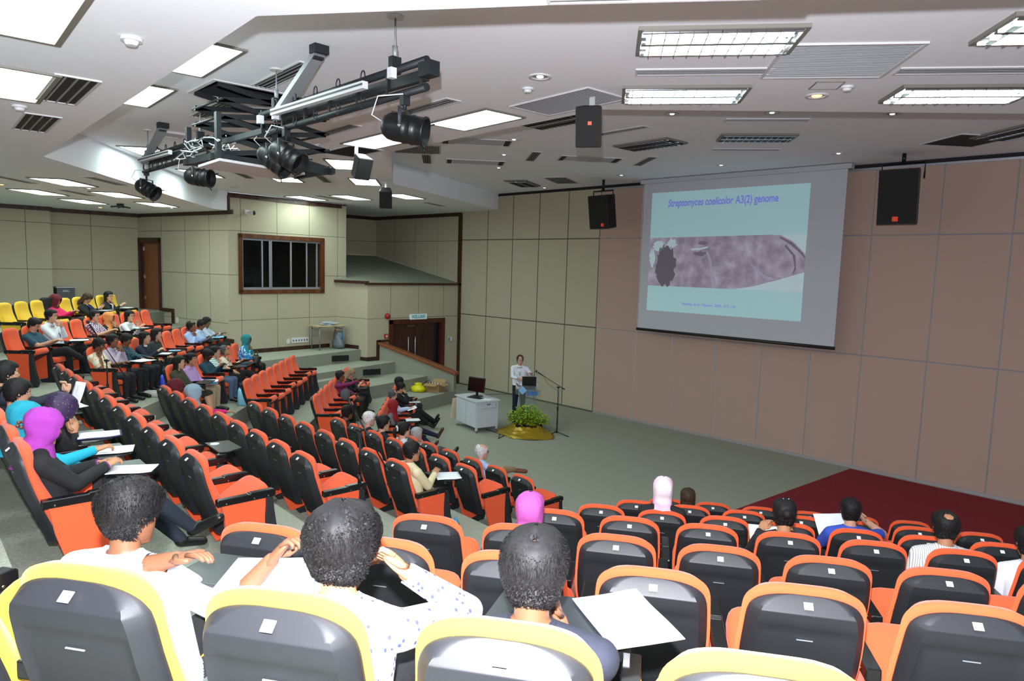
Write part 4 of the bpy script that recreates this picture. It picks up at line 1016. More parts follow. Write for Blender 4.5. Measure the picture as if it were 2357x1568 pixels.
s('person in a white shirt with glasses, both hands before the mouth', 'L', 5, 2, 118, 728, skin='fair', top='#dfe3ea', collar='#dfe3ea', arms=('mouth', 'mouth'), glasses=True, lanyard='#1a2a55', maxz=1.13, legs='cross')
s('person with a fringe and glasses in a purple checked blouse holding a phone', 'L', 5, 5, 218, 728, skin='fair', hair='pony', top=PLAID, sleeves='short', arms=('phone', 'phone'), hand=('hold', 'hold'), glasses=True, yaw=-.2)
s('person in an orange hijab and yellow skirt, hands at the mouth', 'L', 5, 6, 250, 735, skin='tan', hijab='#d68a4e', top='#18181b', bottom='#e2bd1c', arms=('mouth', 'mouth'), maxz=1.05)
s('person in a white blouse yawning, papers held against the chest', 'L', 5, 7, 298, 728, skin='fair', hair='bob', top='#dfe3e8', arms=('tablet', 'book'), glasses=True, yaw=-.25)
s('person in a pale orange print shirt resting the head on a fist', 'L', 4, 0, 227, 795, skin='brown', top=PALEPAT, sleeves='short', arms=('armrest', 'cheek'), hand=('relaxed', 'fist'), pitch=-.35)
s('person with a moustache in a lilac shirt, hands clasped under the chin', 'L', 4, 1, 256, 785, skin='brown', top='#b9acc2', collar='#b9acc2', arms=('mouth', 'mouth'), hand=('fist', 'fist'))
s('person in a dark teal batik shirt with folded arms, looking down', 'L', 4, 2, 290, 783, skin='brown', top=DKPAT, arms=('cross', 'cross'), pitch=-.4)
s('person in a navy sweater with a white collar, pen in hand', 'L', 4, 3, 333, 778, skin='fair', hair='bob', top='#161d33', collar='#d9dbe0', arms=('lap', 'tablet'), hand=('relaxed', 'pen'))
s('person with long black hair in a charcoal top, beside the navy sweater', 'L', 4, 4, 360, 770, skin='fair', hair='long', top='#2a2c30', arms=('lap', 'lap'))
s('person in a light blue shirt, hand at the mouth, open booklet in front', 'L', 4, 8, 440, 752, skin='brown', hc='black', hair='short', top='#9db4e0', collar='#9db4e0', arms=('tablet', 'chin'), spot=(0, .03, .12, .055))
s('person in a pale blue shirt looking down, between two others in blue', 'L', 4, 9, 463, 748, skin='brown', top='#a9bcdc', collar='#a9bcdc', arms=('tablet', 'tablet'), pitch=-.45)
s('person with dark curly hair at the far end of the fifth row', 'L', 4, 10, 475, 742, skin='brown', top='#b4c2d6', arms=('tablet', 'tablet'), pitch=-.3, curl=1.0)
s('person with very long black hair in an olive jacket and skirt', 'L', 3, 0, 410, 835, skin='fair', hair='long', top='#3e3c2c', bottom='#20201c', bare=True, shoes='#b7a58e', arms=('lap', 'lap'), legs=[((-.09, .70, .44), (-.10, .74, .09), (-.11, .90, .035)), ((.08, .72, .45), (.06, .80, .09), (.07, .96, .035))], minz=.98, mind=.2)
s('person in a lilac shirt and beige trousers, hair tied back', 'L', 3, 1, 440, 828, skin='tan', hair='pony', top='#b590c8', collar='#b590c8', bottom='#a8967c', arms=('lap', 'lap'), mind=.2, yaw=-.2)
s('person in a deep teal shirt reading a booklet, dark skinned', 'L', 3, 3, 477, 818, skin='dark', top='#0f3a4c', bottom='#4a5e78', arms=('book', 'book'), hand=('hold', 'hold'), pitch=-.45, minz=.97)
s('young person in a blue, white and green striped polo, fist on chin', 'L', 3, 4, 495, 810, skin='fair', hair='short', top=STRIPES, sleeves='short', arms=('lap', 'chin'), hand=('relaxed', 'fist'), minz=.97)
s('person with glasses leaning far back in a cream shirt, orange lanyard', 'L', 3, 5, 517, 812, skin='tan', hair='short', hc='dgrey', top='#d9cdb8', arms=('armrest', 'chin'), glasses=True, pitch=.45, lanyard='#d8552c', minz=.93, legs='out')
s('person in a teal hijab and blue floral dress, hand near the mouth', 'L', 3, 7, 567, 783, skin='brown', hijab='#14777c', top=FLORAL, bottom='#141418', arms=('lap', 'chin'), yaw=-.2)
# booth-side block, second and front rows
s('person in a plum purple shirt gesturing with both hands', 'L', 1, 4, 783, 866, skin='brown', top='#6d1c50', arms=('lap', ((.06, .62, .92),)), hand=('relaxed', 'flat'), collar='#6d1c50', bottom='#2b241f', hdir=(None, ((0, .6, .6), (0, -.6, .6))))
s('person with sandy grey hair in a black top bending over a notebook', 'L', 1, 5, 806, 860, skin='pink', hair='bob', hc='blond', top='#141417', sleeves='three', arms=('tablet', 'tablet'), hand=('flat', 'pen'), pitch=-.5, mind=.28)
s('person in a dark red hijab and grey knit cardigan, legs in jeans crossed', 'L', 0, 1, 905, 935, skin='brown', hijab='#8b0f1c', top=GREYK, bottom='#141a33', shoes='#4a2a22', arms=('lap', 'lap'), legs=[((-.06, .72, .44), (.12, 1.12, .12), (.12, 1.22, .24)), ((.10, .74, .52), (.0, 1.22, .34), (.02, 1.32, .50))], minz=.98)
s('person with receding grey hair in a pale shirt holding a white folder', 'L', 0, 3, 900, 910, skin='pink', hair='short', hc='dgrey', top='#b8c2de', bottom='#141519', arms=('phone', 'tablet'), hand=('hold', 'hold'), legs='cross', pitch=-.25, spot=(0, .05, .10, .06))
s('person with glasses in a black suit, hand against the forehead', 'L', 0, 5, 922, 893, skin='fair', hair='short', top='#0e0f13', bottom='#0e0f13', jacket='#d8d8dc', arms=('tablet', 'forehead'), glasses=True, pitch=-.4, legs='out')
s('person in a black headscarf at the far end of the front row', 'L', 0, 6, 915, 880, skin='tan', hijab='#0e0e12', top='#111115', arms=('lap', 'lap'))
# middle block
s('person in a bright purple hijab and black jacket, legs crossed at the aisle', 'M', 5, 0, 100, 985, skin='tan', hijab='#9a35a0', top='#131418', jacket=True, bottom='#141d2b', shoes='#0b0b0c', cuff='#5a2a6a', arms=(((-.03, .50, .735),), ((.08, .52, .74),)), hand=('relaxed', 'pen'), legs=[((-.02, .70, .45), (.18, .98, .11), (.16, 1.14, .05)), ((.20, .74, .52), (.24, 1.05, .20), (.36, 1.20, .28))], hi=True, yaw=-.25, pitch=-.2, lanyard='#26304a')
tq_ = s('person in a turquoise hijab with a flower brooch, writing', 'M', 5, 1, 25, 970, skin='tan', hijab='#0d8aa0', top='#109ab4', arms=('lap', ((.18, .56, .74),)), hand=('relaxed', 'pen'), pitch=-.3, hi=True)
s('person leaning forward in a beaded dark purple scarf', 'M', 5, 2, 140, 962, skin='tan', hijab=BEADS, top='#101014', arms=('tablet', 'tablet'), pitch=-.5, minz=.93, maxd=.5)
s('person with a black ponytail and a lanyard in the sixth row', 'M', 5, 3, 40, 905, skin='fair', hair='pony', top='#15161a', arms=('lap', 'tablet'), hi=True, lanyard='#20242c', pitch=-.2, tufts=500, curl=.25)
s('person with dark hair and navy sleeves raising a fist beside a paper', 'M', 5, 4, 15, 862, skin='fair', top='#1f2433', arms=('tablet', ((.22, .66, .90), (.5, -.2, -1))), hand=('hold', 'fist'), hdir=(None, ((0, .15, 1), (0, -1, .2))), cuff='#2a3045')
s('person in a maroon hijab seated in the fourth row, mostly hidden', 'M', 3, 8, 405, 892, skin='tan', hijab='#5a1020', top='#4a1020', arms=('lap', 'lap'))
s('person in a pale blue grey hijab and pink sleeves', 'M', 3, 7, 445, 905, skin='tan', hijab='#8aa3b4', top='#d01a72', arms=('lap', ((.12, .70, .62),)))
s('person with short black hair beside the upper microphone', 'M', 1, 6, 800, 950, skin='brown', top='#17181c', hair='short')
s('person with silver grey hair in a dark jacket, second row', 'M', 1, 5, 850, 965, skin='pink', hair='short', hc='lgrey', top='#17181b', yaw=-.3)
s('person with black hair in a navy suit, second row', 'M', 1, 4, 883, 975, skin='fair', hair='short', top='#121726', yaw=-.35, thick=.018)
p_ = s('person with a black ponytail held by a white scrunchie', 'M', 1, 3, 930, 990, skin='fair', hair='pony', top='#d4d8e4', yaw=-.3)
s('person with grey hair and a white shirt stretching out grey trousers', 'M', 0, 5, 960, 1000, skin='pink', hair='short', hc='grey', top='#dde1e8', collar='#dde1e8', lanyard='#15161a', bottom='#4d4d4c', shoes='#0d0d0f', arms=('lap', 'chin'), legs=[((-.09, .68, .44), (-.08, .86, .10), (-.09, 1.02, .04)), ((.0, .70, .62), (-.10, 1.08, .46), (-.12, 1.20, .54))], yaw=-.2)
s('balding person with glasses in a light blue shirt, khaki legs crossed', 'M', 0, 2, 1110, 1040, skin='pink', hair='short', hc='lgrey', top='#a9bde4', collar='#a9bde4', lanyard='#1a1d2a', bottom='#a08b66', shoes='#6a3f28', glasses=True, spot=(0, .03, .115, .085), arms=('lap', ((.20, .52, .48),)), legs=[((-.10, .70, .45), (-.10, .86, .09), (-.11, 1.02, .035)), ((.0, .68, .66), (-.12, 1.06, .58), (.0, 1.22, .54))], yaw=-.45, hi=True, tufts=500)
s('person in a cream jacket with a paper on the tablet arm', 'M', 2, 0, 948, 1040, skin='tan', hair='short', top='#d8cda4', jacket=True, collar='#d8cda4', bottom='#101115', arms=('lap', 'tablet'), hi=True, tufts=700, curl=.3, yaw=-.35)
# carpet-side block
s('person in a magenta pink hijab and matching top', 'R', 4, 1, 1242, 1178, skin='tan', hijab='#b556a8', top='#b04a9e', hi=True, maxz=1.08)
s('person in a pale pink and white hijab with a black top', 'R', 2, 1, 1552, 1152, skin='tan', hijab=ramp_mat('pink_white_cloth', [(0, '#d884c0'), (.45, '#e8b8d8'), (.62, '#f0e4ee')], 3, 'noise', .85, 2, interp='LINEAR'), top='#15161a', hi=True)
s('person with long dark brown hair behind the pale pink hijab', 'R', 1, 1, 1568, 1132, skin='fair', hair='long', hc='brown', top='#16171b')
bw_ = s('person with pinned-up black hair in a black jacket reading a sheet', 'R', 3, 3, 1805, 1185, skin='tan', hair='bun', top='#16181b', jacket=True, arms=('book', 'book'), hand=('hold', 'hold'), hi=True, tufts=350, curl=.2, collar='#16181b')
s('person in a royal blue shirt reading an open booklet', 'R', 2, 4, 1957, 1178, skin='fair', hair='short', top='#3350b8', collar='#3350b8', sleeves='short', arms=('book', 'temple'), hand=('hold', 'relaxed'), hi=True, tufts=350, curl=.2)
s('person with a thinning crown in a pinstriped white shirt and navy lanyard', 'R', 3, 5, 2175, 1215, skin='tan', hair='short', top=PIN, collar=PIN, lanyard='#182048', hi=True, tufts=700, curl=.25, spot=(0, -.055, .115, .038), wide=1.08)
s('person in a white shirt cut off by the picture edge', 'R', 3, 6, 2368, 1252, skin='tan', hair='short', top='#dfe2ea', collar='#c9cfe6', hi=True, tufts=300)
# the three in the yellow row
s('person with greying hair in a white shirt writing, below the orange row', 'R', 6, 1, 300, 1182, dist=2.92, skin='brown', hair='short', hc='black', top='#d6dae6', sleeves='three', collar='#e8ebf4', arms=(((-.02, .52, .80),), ((.20, .60, .78),)), hand=('relaxed', 'pen'), hi=True, tufts=4200, curl=.5, yaw=-.38, pitch=-.12, wide=1.12, spot=(-.01, -.035, .12, .018), maxz=1.1, seed=3)
s('person with thick wavy hair in a dashed white shirt, fingers at the temple', 'R', 6, 2, 790, 1262, skin='tan', hair='short', hc='black', top=DOTS, collar='#e4e7f0', lanyard='#1d3c6a', arms=('tablet', 'temple'), hand=('relaxed', 'hold'), hi=True, tufts=5200, curl=.95, thick=.021, yaw=-.12, wide=1.1, maxz=1.1, seed=5)
s('person with short black hair in a navy polo beside a spiral notebook', 'R', 6, 3, 1230, 1338, skin='brown', hair='short', hc='black', top='#1d2130', collar='#1d2130', sleeves='short', arms=('lap', 'tablet'), hi=True, tufts=4200, curl=.35, thick=.017, wide=1.12, maxz=1.1, spot=(.004, -.05, .118, .011), seed=9)
# the speaker at the lectern
person('standing person in a white shirt and dark trousers lecturing behind the lectern', atz(1197, 829, 1.60) - Vector((0, 0, 1.60)), R(-136), (0.0, .0, 1.60), skin='pink', hair='short', hc='brown', top='#dfe3ec', collar='#dfe3ec', bottom='#10162a', shoes='#0b0b0d', glasses=True, lanyard='#1d2434',
       arms=(((-.30, .30, 1.30), (-.6, -.2, -.8)), ((.04, .30, 1.16), (.6, -.2, -.8))), hand=('relaxed', 'hold'), legs=[((-.10, .02, .50), (-.12, -.01, .09), (-.14, .14, .035)), ((.10, .02, .50), (.12, -.01, .09), (.14, .14, .035))],
       joints=dict(hip=(0, -.02, .94)), yaw=.1, pitch=-.12, spot=(0, .07, .085, .05), hi=True, tufts=250)

q = MB()
for a in range(5): q.ball(head_matrix(tq_) @ Vector((.108, -.03 + .022 * math.cos(a * 1.257), -.02 + .022 * math.sin(a * 1.257))), (.006, .014, .014), 8, 6)
q.build('brooch', mat('brooch_bronze', '#6a4a38', .4, metal=.4), tq_)
q = MB(); q.tube([head_matrix(p_) @ Vector((.034 * math.cos(a), -.112, .032 + .034 * math.sin(a))) for a in [PI * j / 8 for j in range(17)]], .014, 8, cap=False); q.build('scrunchie', mat('scrunchie_white', '#e2e4e8', .8), p_)
for x_ in (-.02, .02): MB().ball(head_matrix(bw_) @ Vector((x_, -.03, .139)), .006, 8, 6).build('hair_pin', CHROME, bw_)
for o_ in PEOPLE:
    if '_head' in o_: del o_['_head']
# ================================================================ projector screen
def yb(p, Y=14.7): return Vector((p[0], Y, p[1]))
SG = mat('screen_grey', '#bcc0c8', .9); 
scr = thing('projector_screen', 'large white projector screen hanging before the brown wall, showing a slide', 'projector screen', (-7.66, 14.7, 2.5))
def sc(name, mb, m): o = mb.build(name, m, scr); o.matrix_parent_inverse = Matrix.Translation((7.66, -14.7, -2.5)); return o
sc('fabric', MB().box((-7.66, 14.7, 4.42), (4.88, .012, 3.74)), SG)
sc('bottom_bar', MB().tube([(-10.12, 14.69, 2.53), (-5.20, 14.69, 2.53)], .035, 10), BLACK)
sc('housing', MB().box((-7.66, 14.72, 6.235), (5.05, .16, .1)), mat('housing_white', '#b4b8c0', .6))
SL = mat('slide_ground', '#b4dde2', .9, emit=.16)
def su(u, v, t=0.0):                                      # slide coordinates -> world
    return Vector((-9.85 + 3.91 * u, 14.688 - t, 3.03 + 2.92 * v))
q = MB(); q.add([su(0, 0), su(1, 0), su(1, 1), su(0, 1)], [(0, 1, 2, 3)]); sc('projected_slide', q, SL)
IMG = ramp_mat('slide_micrograph', [(0, '#8a7d92'), (.38, '#a094aa'), (.5, '#b2a5b8'), (.62, '#c0b8cc'), (.8, '#d2d0e0')], 4.2, 'noise', .9, 10, interp='LINEAR')
for nd in IMG.node_tree.nodes:
    if nd.type == 'BSDF_PRINCIPLED':
        nd.inputs['Emission Strength'].default_value = .12; IMG.node_tree.links.new(nd.inputs['Base Color'].links[0].from_socket, nd.inputs['Emission Color'])
def spoly(pts, t, m, nm): q = MB(); tr = tri_poly(pts); q.add([su(*p, t) for p in pts], [tuple(reversed(x)) if False else x for x in tr]); return sc(nm, q, m)
spoly([(0, .215), (1, .215), (1, .62), (.80, .635), (0, .62)], .003, IMG, 'slide_photo')
rg = random.Random(4)
def ragged(cx, cy, rx, ry, n=40, a=.3): return [(cx + rx * math.cos(2 * PI * i / n) * (1 - a * rg.random()), cy + ry * math.sin(2 * PI * i / n) * (1 - a * rg.random())) for i in range(n)]
DK = mat('slide_dark_patch', '#77717c', .9, emit=.06); PL = mat('slide_pale', '#c8dfe6', .9, emit=.16); PM = mat('slide_grey_violet', '#8a7f92', .9, emit=.06)
spoly(ragged(.125, .39, .085, .20), .006, DK, 'slide_patch'); spoly(ragged(.07, .55, .05, .05), .006, PL, 'slide_patch'); spoly(ragged(.165, .575, .05, .045, 30, .5), .007, PL, 'slide_patch'); spoly(ragged(.025, .45, .03, .09, 30, .5), .007, PL, 'slide_patch')
spoly([(.60, .215), (.72, .245), (.86, .30), (1.0, .36), (1, .215)], .006, PL, 'slide_patch')
spoly([(.68, .43), (.78, .33), (.86, .30), (.80, .29), (.72, .36)], .007, mat('slide_vein', '#b9b6cc', .9, emit=.1), 'slide_vein')
spoly([(.85, .637), (.93, .58), (1.0, .49), (1, .637)], .006, PL, 'slide_patch'); spoly([(.86, .62), (.925, .575), (.985, .50), (1.0, .47), (1, .455), (.97, .50), (.91, .565), (.85, .61)], .007, PM, 'slide_vein')
spoly([(.89, .56), (.945, .48), (.955, .38), (.935, .33), (.945, .40), (.93, .48), (.88, .55)], .007, PM, 'slide_vein')
spoly([(.30, .53), (.36, .535), (.42, .55), (.41, .535), (.36, .52), (.31, .515)], .007, PL, 'slide_vein'); spoly(ragged(.36, .49, .05, .025, 24, .4), .006, PM, 'slide_patch'); spoly(ragged(.38, .575, .04, .02, 24, .4), .006, PM, 'slide_patch')
spoly([(.405, .50), (.43, .42), (.44, .30), (.46, .215), (.475, .215), (.455, .32), (.445, .43), (.415, .51)], .007, mat('slide_vein', '#b9b6cc', .9, emit=.1), 'slide_vein')
TXT = mat('slide_lettering', '#8f92f0', .9, emit=.16)
Mx = lambda u, v: frame_of(su(u, v, .012), (1, 0, 0), (0, 0, 1))
m1_ = text_mesh('Streptomyces coelicolor', .245, .001, True, .22); m2_ = text_mesh('A3(2) genome', .245, .001, True)
w1 = max(v.co.x for v in m1_.vertices) - min(v.co.x for v in m1_.vertices); w2 = max(v.co.x for v in m2_.vertices) - min(v.co.x for v in m2_.vertices); tot = w1 + w2 + .09
for me_, off, w_ in ((m1_, 0, w1), (m2_, w1 + .09, w2)):
    me_.transform(Mx(.475, .905) @ Matrix.Diagonal((2.78 / tot, 1, 1, 1)) @ Matrix.Translation((-tot / 2 + off + w_ / 2, 0, 0))); o = link('slide_title', me_, scr, TXT); o.matrix_parent_inverse = Matrix.Translation((7.66, -14.7, -2.5))
me_ = text_mesh('Bentley, et al., Nature, 2002, 417, 141', .092, .001); me_.transform(Mx(.44, .075)); o = link('slide_caption', me_, scr, TXT); o.matrix_parent_inverse = Matrix.Translation((7.66, -14.7, -2.5))

# ================================================================ hanging lighting rig
GM = mat('rig_black', '#1b2126', .5, metal=.2); GS = mat('rig_strut_grey', '#8d9296', .5, metal=.3); WC = mat('rig_white_duct', '#c9ced2', .5)
rig = thing('lighting_rig', 'black pipe lighting rig with scissor lift hanging from the ceiling hatch', 'lighting rig', (-7.3, 3.2, 5.8))
def rg_(name, mb, m, parent=None):
    o = mb.build(name, m, parent or rig)
    if parent is None: o.matrix_parent_inverse = Matrix.Translation((7.3, -3.2, -5.8))
    return o
for x0, x1, Y in ((-3.96, -6.58, 3.05), (-8.45, -10.84, 3.28)):
    for z in (5.43, 5.245): rg_('pipe', MB().tube([(x0, Y, z), (x1, Y + .01, z - .03)], .029, 12), GM)
    rg_('connector_bar', MB().box(((x0 + x1) / 2 + .12, Y + .02, 5.335), (abs(x1 - x0) - .3, .05, .075)).box((x0 + .02, Y, 5.36), (.13, .09, .10)), GM)
    for i in range(7): x = x0 + (x1 - x0) * (.02 + .16 * i); rg_('tie', MB().box((x, Y - .01, 5.337), (.022, .012, .2)), GM)
    for i in range(5):
        x = x0 + (x1 - x0) * (.3 + .14 * i)
        for z in (5.43, 5.245): rg_('cable_hook', MB().tube([(x + .03 * math.cos(a), Y - .02, z + .05 * math.sin(a) + .01) for a in [PI * j / 6 for j in range(13)]], .006, 6), GM)
for x0, x1, Y in ((-4.62, -6.15, 3.0), (-9.5, -10.7, 3.23)): rg_('cable_duct', MB().box(((x0 + x1) / 2, Y - .03, 5.35), (abs(x1 - x0), .05, .055)).box(((x0 + x1) / 2, Y - .058, 5.352), (abs(x1 - x0), .006, .012), mi=1), [WC, GM])
for a, b in (((-5.38, 3.01, 5.74), (-6.16, 3.02, 5.34)), ((-10.05, 3.3, 5.74), (-10.68, 3.25, 5.32))):
    a, b = Vector(a), Vector(b); d = (b - a).normalized(); y = Vector((0, 1, 0)); z = d.cross(y).normalized(); y = z.cross(d)
    M_ = Matrix(((d.x, y.x, z.x), (d.y, y.y, z.y), (d.z, y.z, z.z))).to_4x4()
    rg_('strut', MB().box((a + b) / 2, ((b - a).length, .10, .05), M=M_), GS)
    rg_('strut_bracket', MB().box((a.x, a.y, 5.765), (.10, .13, .07)).box((a.x - .03, a.y, 5.73), (.06, .09, .08)), GM)
for x, y, zb in ((-4.32, 3.03, 5.45), (-6.34, 3.10, 5.47), (-8.67, 3.27, 5.46), (-10.77, 3.33, 5.45)):
    rg_('hanger_rod', MB().tube([(x, y, 5.8), (x, y, zb)], .007, 8).tube([(x, y, zb + .14), (x, y, zb + .05)], .02, 8), GS); rg_('ceiling_rose', MB().tube([(x, y, 5.8), (x, y, 5.785)], .06, 18), WFR)
    rg_('clamp', MB().box((x, y, zb - .0), (.05, .08, .12)), GM)
zs = [5.78, 5.62, 5.45, 5.27, 5.08]
for xx in (-7.86, -7.24):
    for z0, z1 in zip(zs, zs[1:]):
        for a, b in (((2.92, z0), (4.12, z1)), ((4.12, z0), (2.92, z1))):
            c = Vector((xx, (a[0] + b[0]) / 2, (a[1] + b[1]) / 2)); rg_('scissor_arm', MB().box(c, (.03, 1.23, .05), rx=math.atan2(b[1] - a[1], b[0] - a[0])), GM)
for z in zs[1:]:
    for y in (2.92, 4.12): rg_('cross_bar', MB().tube([(-7.95, y, z), (-7.15, y, z)], .014, 8), GM)
rg_('lift_frame', MB().box((-7.2, 3.5, 5.04), (.05, 1.4, .06)).box((-7.9, 3.5, 5.04), (.05, 1.4, .06)).box((-7.55, 2.85, 5.04), (.9, .05, .06)).box((-7.55, 4.15, 5.04), (.9, .05, .06)).box((-7.15, 2.87, 5.25), (.06, .05, .45)).box((-6.75, 2.95, 5.2), (.9, .04, .05)).box((-7.95, 2.87, 5.22), (.05, .05, .4)).box((-8.2, 3.1, 5.28), (.6, .04, .05)), GM)
rr = random.Random(8); q = MB()
for i in range(16):
    c = Vector((-7.95 + rr.random() * .9, 2.75 + rr.random() * .4, 5.07 + rr.random() * .16)); pts = [c + Vector((rr.uniform(-.16, .16), rr.uniform(-.06, .06), rr.uniform(-.05, .07))) for _ in range(5)]; q.tube(pts, .006, 5)
rg_('cable_loop', q, WC)
A_, B_, C_ = atz(456, 381, 4.96), atz(505, 365, 4.96), atz(702, 398, 4.96); q = MB(); q.prism([tuple(v.xy) for v in (A_, B_, C_, A_ + (C_ - B_))], 4.94, 4.965); rg_('lift_platform', q, WFR)
q = MB(); fr = [atz(x, y, 5.795) for x, y in ((452, 211), (500, 187), (728, 262), (650, 292))]
hc = Vector((-7.62, 3.5, 5.79)); q2 = frame_mb(.80, 1.38, .04, -.012, .0); me = q2.mesh('hatch_frame'); me.transform(Matrix.Translation((-.25, .35, 0)) @ Matrix.Rotation(R(-2), 4, 'Z')); link('hatch_frame', me, rig, WFR)
for x, z in ((-4.3, 5.385), (-6.14, 5.33), (-6.45, 5.33), (-8.86, 5.38)): rg_('plug', MB().box((x, 2.99 if x > -8 else 3.22, z), (.05, .05, .075)), WC)
def aim(loc, d):
    d = Vector(d).normalized(); x = d.cross(Vector((0, 0, 1))).normalized(); z = x.cross(d); return Matrix(((x.x, d.x, z.x, loc[0]), (x.y, d.y, z.y, loc[1]), (x.z, d.z, z.z, loc[2]), (0, 0, 0, 1)))
def stage_lamp(loc, d, hang, lab):
    t = thing('stage_lamp', lab, 'stage lamp', (0, 0, 0), 0, 'black stage lamps on the rig'); M = aim(loc, d); q = MB()
    prof = [(-.17, .01), (-.168, .045), (-.15, .075), (-.12, .094), (-.07, .103), (.0, .104), (.004, .109), (.012, .109), (.016, .104), (.06, .104), (.064, .109), (.072, .109), (.076, .104), (.145, .104), (.15, .112), (.165, .112), (.165, .1), (.10, .092)]
    q.loft([[M @ Vector((r * math.cos(2 * PI * j / 24), y, r * math.sin(2 * PI * j / 24))) for j in range(24)] for y, r in prof], 0, cap=True); q.build('can', BLACKM, t)
    p = Vector(loc); y = MB(); s = M.to_3x3() @ Vector((1, 0, 0)); top = Vector((p.x, p.y, p.z + .15))
    y.tube([p + s * .12, p + s * .12 + Vector((0, 0, .13)), p - s * .12 + Vector((0, 0, .13)), p - s * .12], [(.016, .006)] * 4, 6); y.build('yoke', mat('yoke_grey', '#3a3f47', .5, metal=.3), t)
    c = MB(); c.tube([Vector((p.x, p.y, p.z + .13)), Vector((p.x, p.y, hang))], .014, 8).box((p.x, p.y, hang - .02), (.05, .06, .09)); c.build('hook_clamp', GM, t)
    k = MB(); k.ball(p + s * .125, (.016, .016, .016), 8, 6).ball(p - s * .125, .016, 8, 6); k.build('knob', CHROME, t)
    w = MB(); w.tube([M @ Vector((0, -.165, .02)), M @ Vector((.06, -.24, .05)), M @ Vector((.1, -.2, .18)), Vector((p.x + .05, p.y - .05, hang))], .005, 5); w.build('cable', WC, t)
    b = MB(); b.box((0, -.085, .1), (.06, .05, .012), M=Matrix.Identity(4)); me = b.mesh('vent_slot'); me.transform(M); link('vent_slot', me, t, SLOTB)
    for a in (.6, 2.5, 4.7): MB().tube([M @ Vector((.112 * math.cos(a), .16, .112 * math.sin(a))), M @ Vector((.14 * math.cos(a), .185, .14 * math.sin(a)))], .006, 5).build('filter_clip', BLACKM, t)
stage_lamp((-4.22, 3.05, 4.99), (.8, .6, -.16), 5.22, 'largest black stage lamp hanging alone at the near pipe end'); stage_lamp((-6.05, 3.05, 4.965), (.75, .45, -.5), 5.20, 'black stage lamp in front of another, under the scissor lift')
stage_lamp((-6.40, 3.1, 4.97), (.7, .45, -.55), 5.20, 'black stage lamp half hidden behind another, under the scissor lift'); stage_lamp((-8.78, 3.28, 4.99), (.8, .6, -.1), 5.22, 'black stage lamp on the far pipe nearest the lift')
stage_lamp((-10.77, 3.3, 4.97), (.75, .5, -.45), 5.22, 'smallest looking black stage lamp at the very end of the far pipe')

# ================================================================ loudspeakers
def loudspeaker(loc, face, w, h, dpt, lab, mount, logo, logo_at=(.0, -.2), bend=0.0):
    t = thing('loudspeaker', lab, 'loudspeaker', (0, 0, 0), 0, 'black loudspeakers'); M = aim(loc, face); q = MB()
    a = [(-w / 2, dpt / 2), (w / 2, dpt / 2), (w * .36, -dpt / 2), (-w * .36, -dpt / 2)]; vs = [M @ Vector((x, y, z)) for z in (-h / 2, h / 2) for x, y in a]
    q.add(vs, [(3, 2, 1, 0), (4, 5, 6, 7), (0, 1, 5, 4), (1, 2, 6, 5), (2, 3, 7, 6), (3, 0, 4, 7)]); q.build('cabinet', BLACK, t, bevel=.015)
    g = MB(); g.box((0, dpt / 2 + .004, 0), (w * .94, .012, h * .95)); me = g.mesh('speaker_grille'); me.transform(M); link('grille', me, t, mat('speaker_mesh', '#0c0d0e', .7, .4, 300))
    if logo: b = MB(); b.box((w * logo_at[0], dpt / 2 + .012, h * logo_at[1]), (.05 * w / .35, .006, .045 * w / .35)); me = b.mesh('badge'); me.transform(M); link('badge', me, t, mat('red_badge', '#d8401c', .4, emit=.2))
    p = Vector(loc)
    if mount == 'bracket':
        top = p + Vector((-face[1], face[0], 0)).normalized() * 0 - Vector(face).normalized() * (dpt * .75); q = MB().tube([p - Vector(face).normalized() * dpt * .4, top + Vector((0, 0, .02)), Vector((top.x, top.y, top.z + .12))], .02, 8); q.build('swivel', BLACKM, t)
        MB().box((top.x, top.y, (top.z + 5.8) / 2 + .05), (.05, .03, 5.8 - top.z - .05 + .1 - .1)).build('wall_bracket', WC, t)
    else:
        ya = M @ Vector((-w * .52, 0, h * .32)); yc = M @ Vector((w * .52, 0, h * .32)); zt = p.z + h * .62
        MB().tube([ya, Vector((ya.x, ya.y, zt)), Vector((yc.x, yc.y, zt)), yc], .016, 8).build('yoke', BLACKM, t); MB().tube([Vector(((ya.x + yc.x) / 2, (ya.y + yc.y) / 2, zt)), Vector(((ya.x + yc.x) / 2, (ya.y + yc.y) / 2, 6.3))], .035, 10).build('pole', BLACKM, t)
p = atz(1357, 291, 5.46); loudspeaker(p, (.55, -.83, -.28), .27, .40, .24, 'black loudspeaker with a red badge hanging at the ceiling step above the stage', 'bracket', True, (-.05, .1))
p = atz(831, 384, 5.46); loudspeaker(p, (.95, -.10, -.45), .24, .34, .24, 'small black loudspeaker tilted down from the ceiling beside lit panels', 'bracket', False)
p = atz(888, 456, 5.44); loudspeaker(p, (.7, -.5, -.40), .28, .40, .26, 'small black loudspeaker lowest in the row, by the pale light near the alcove', 'bracket', False)
loudspeaker((-10.98, 14.2, 5.5), (-.05, -1, -.16), .62, .84, .45, 'black loudspeaker hung on a pole beside the screen, over cream panels', 'pole', True, (-.22, -.38))
loudspeaker((-4.06, 14.2, 5.52), (.05, -1, -.10), .68, 1.0, .5, 'largest black loudspeaker, hung on a pole over the brown panels', 'pole', True, (.03, -.40))

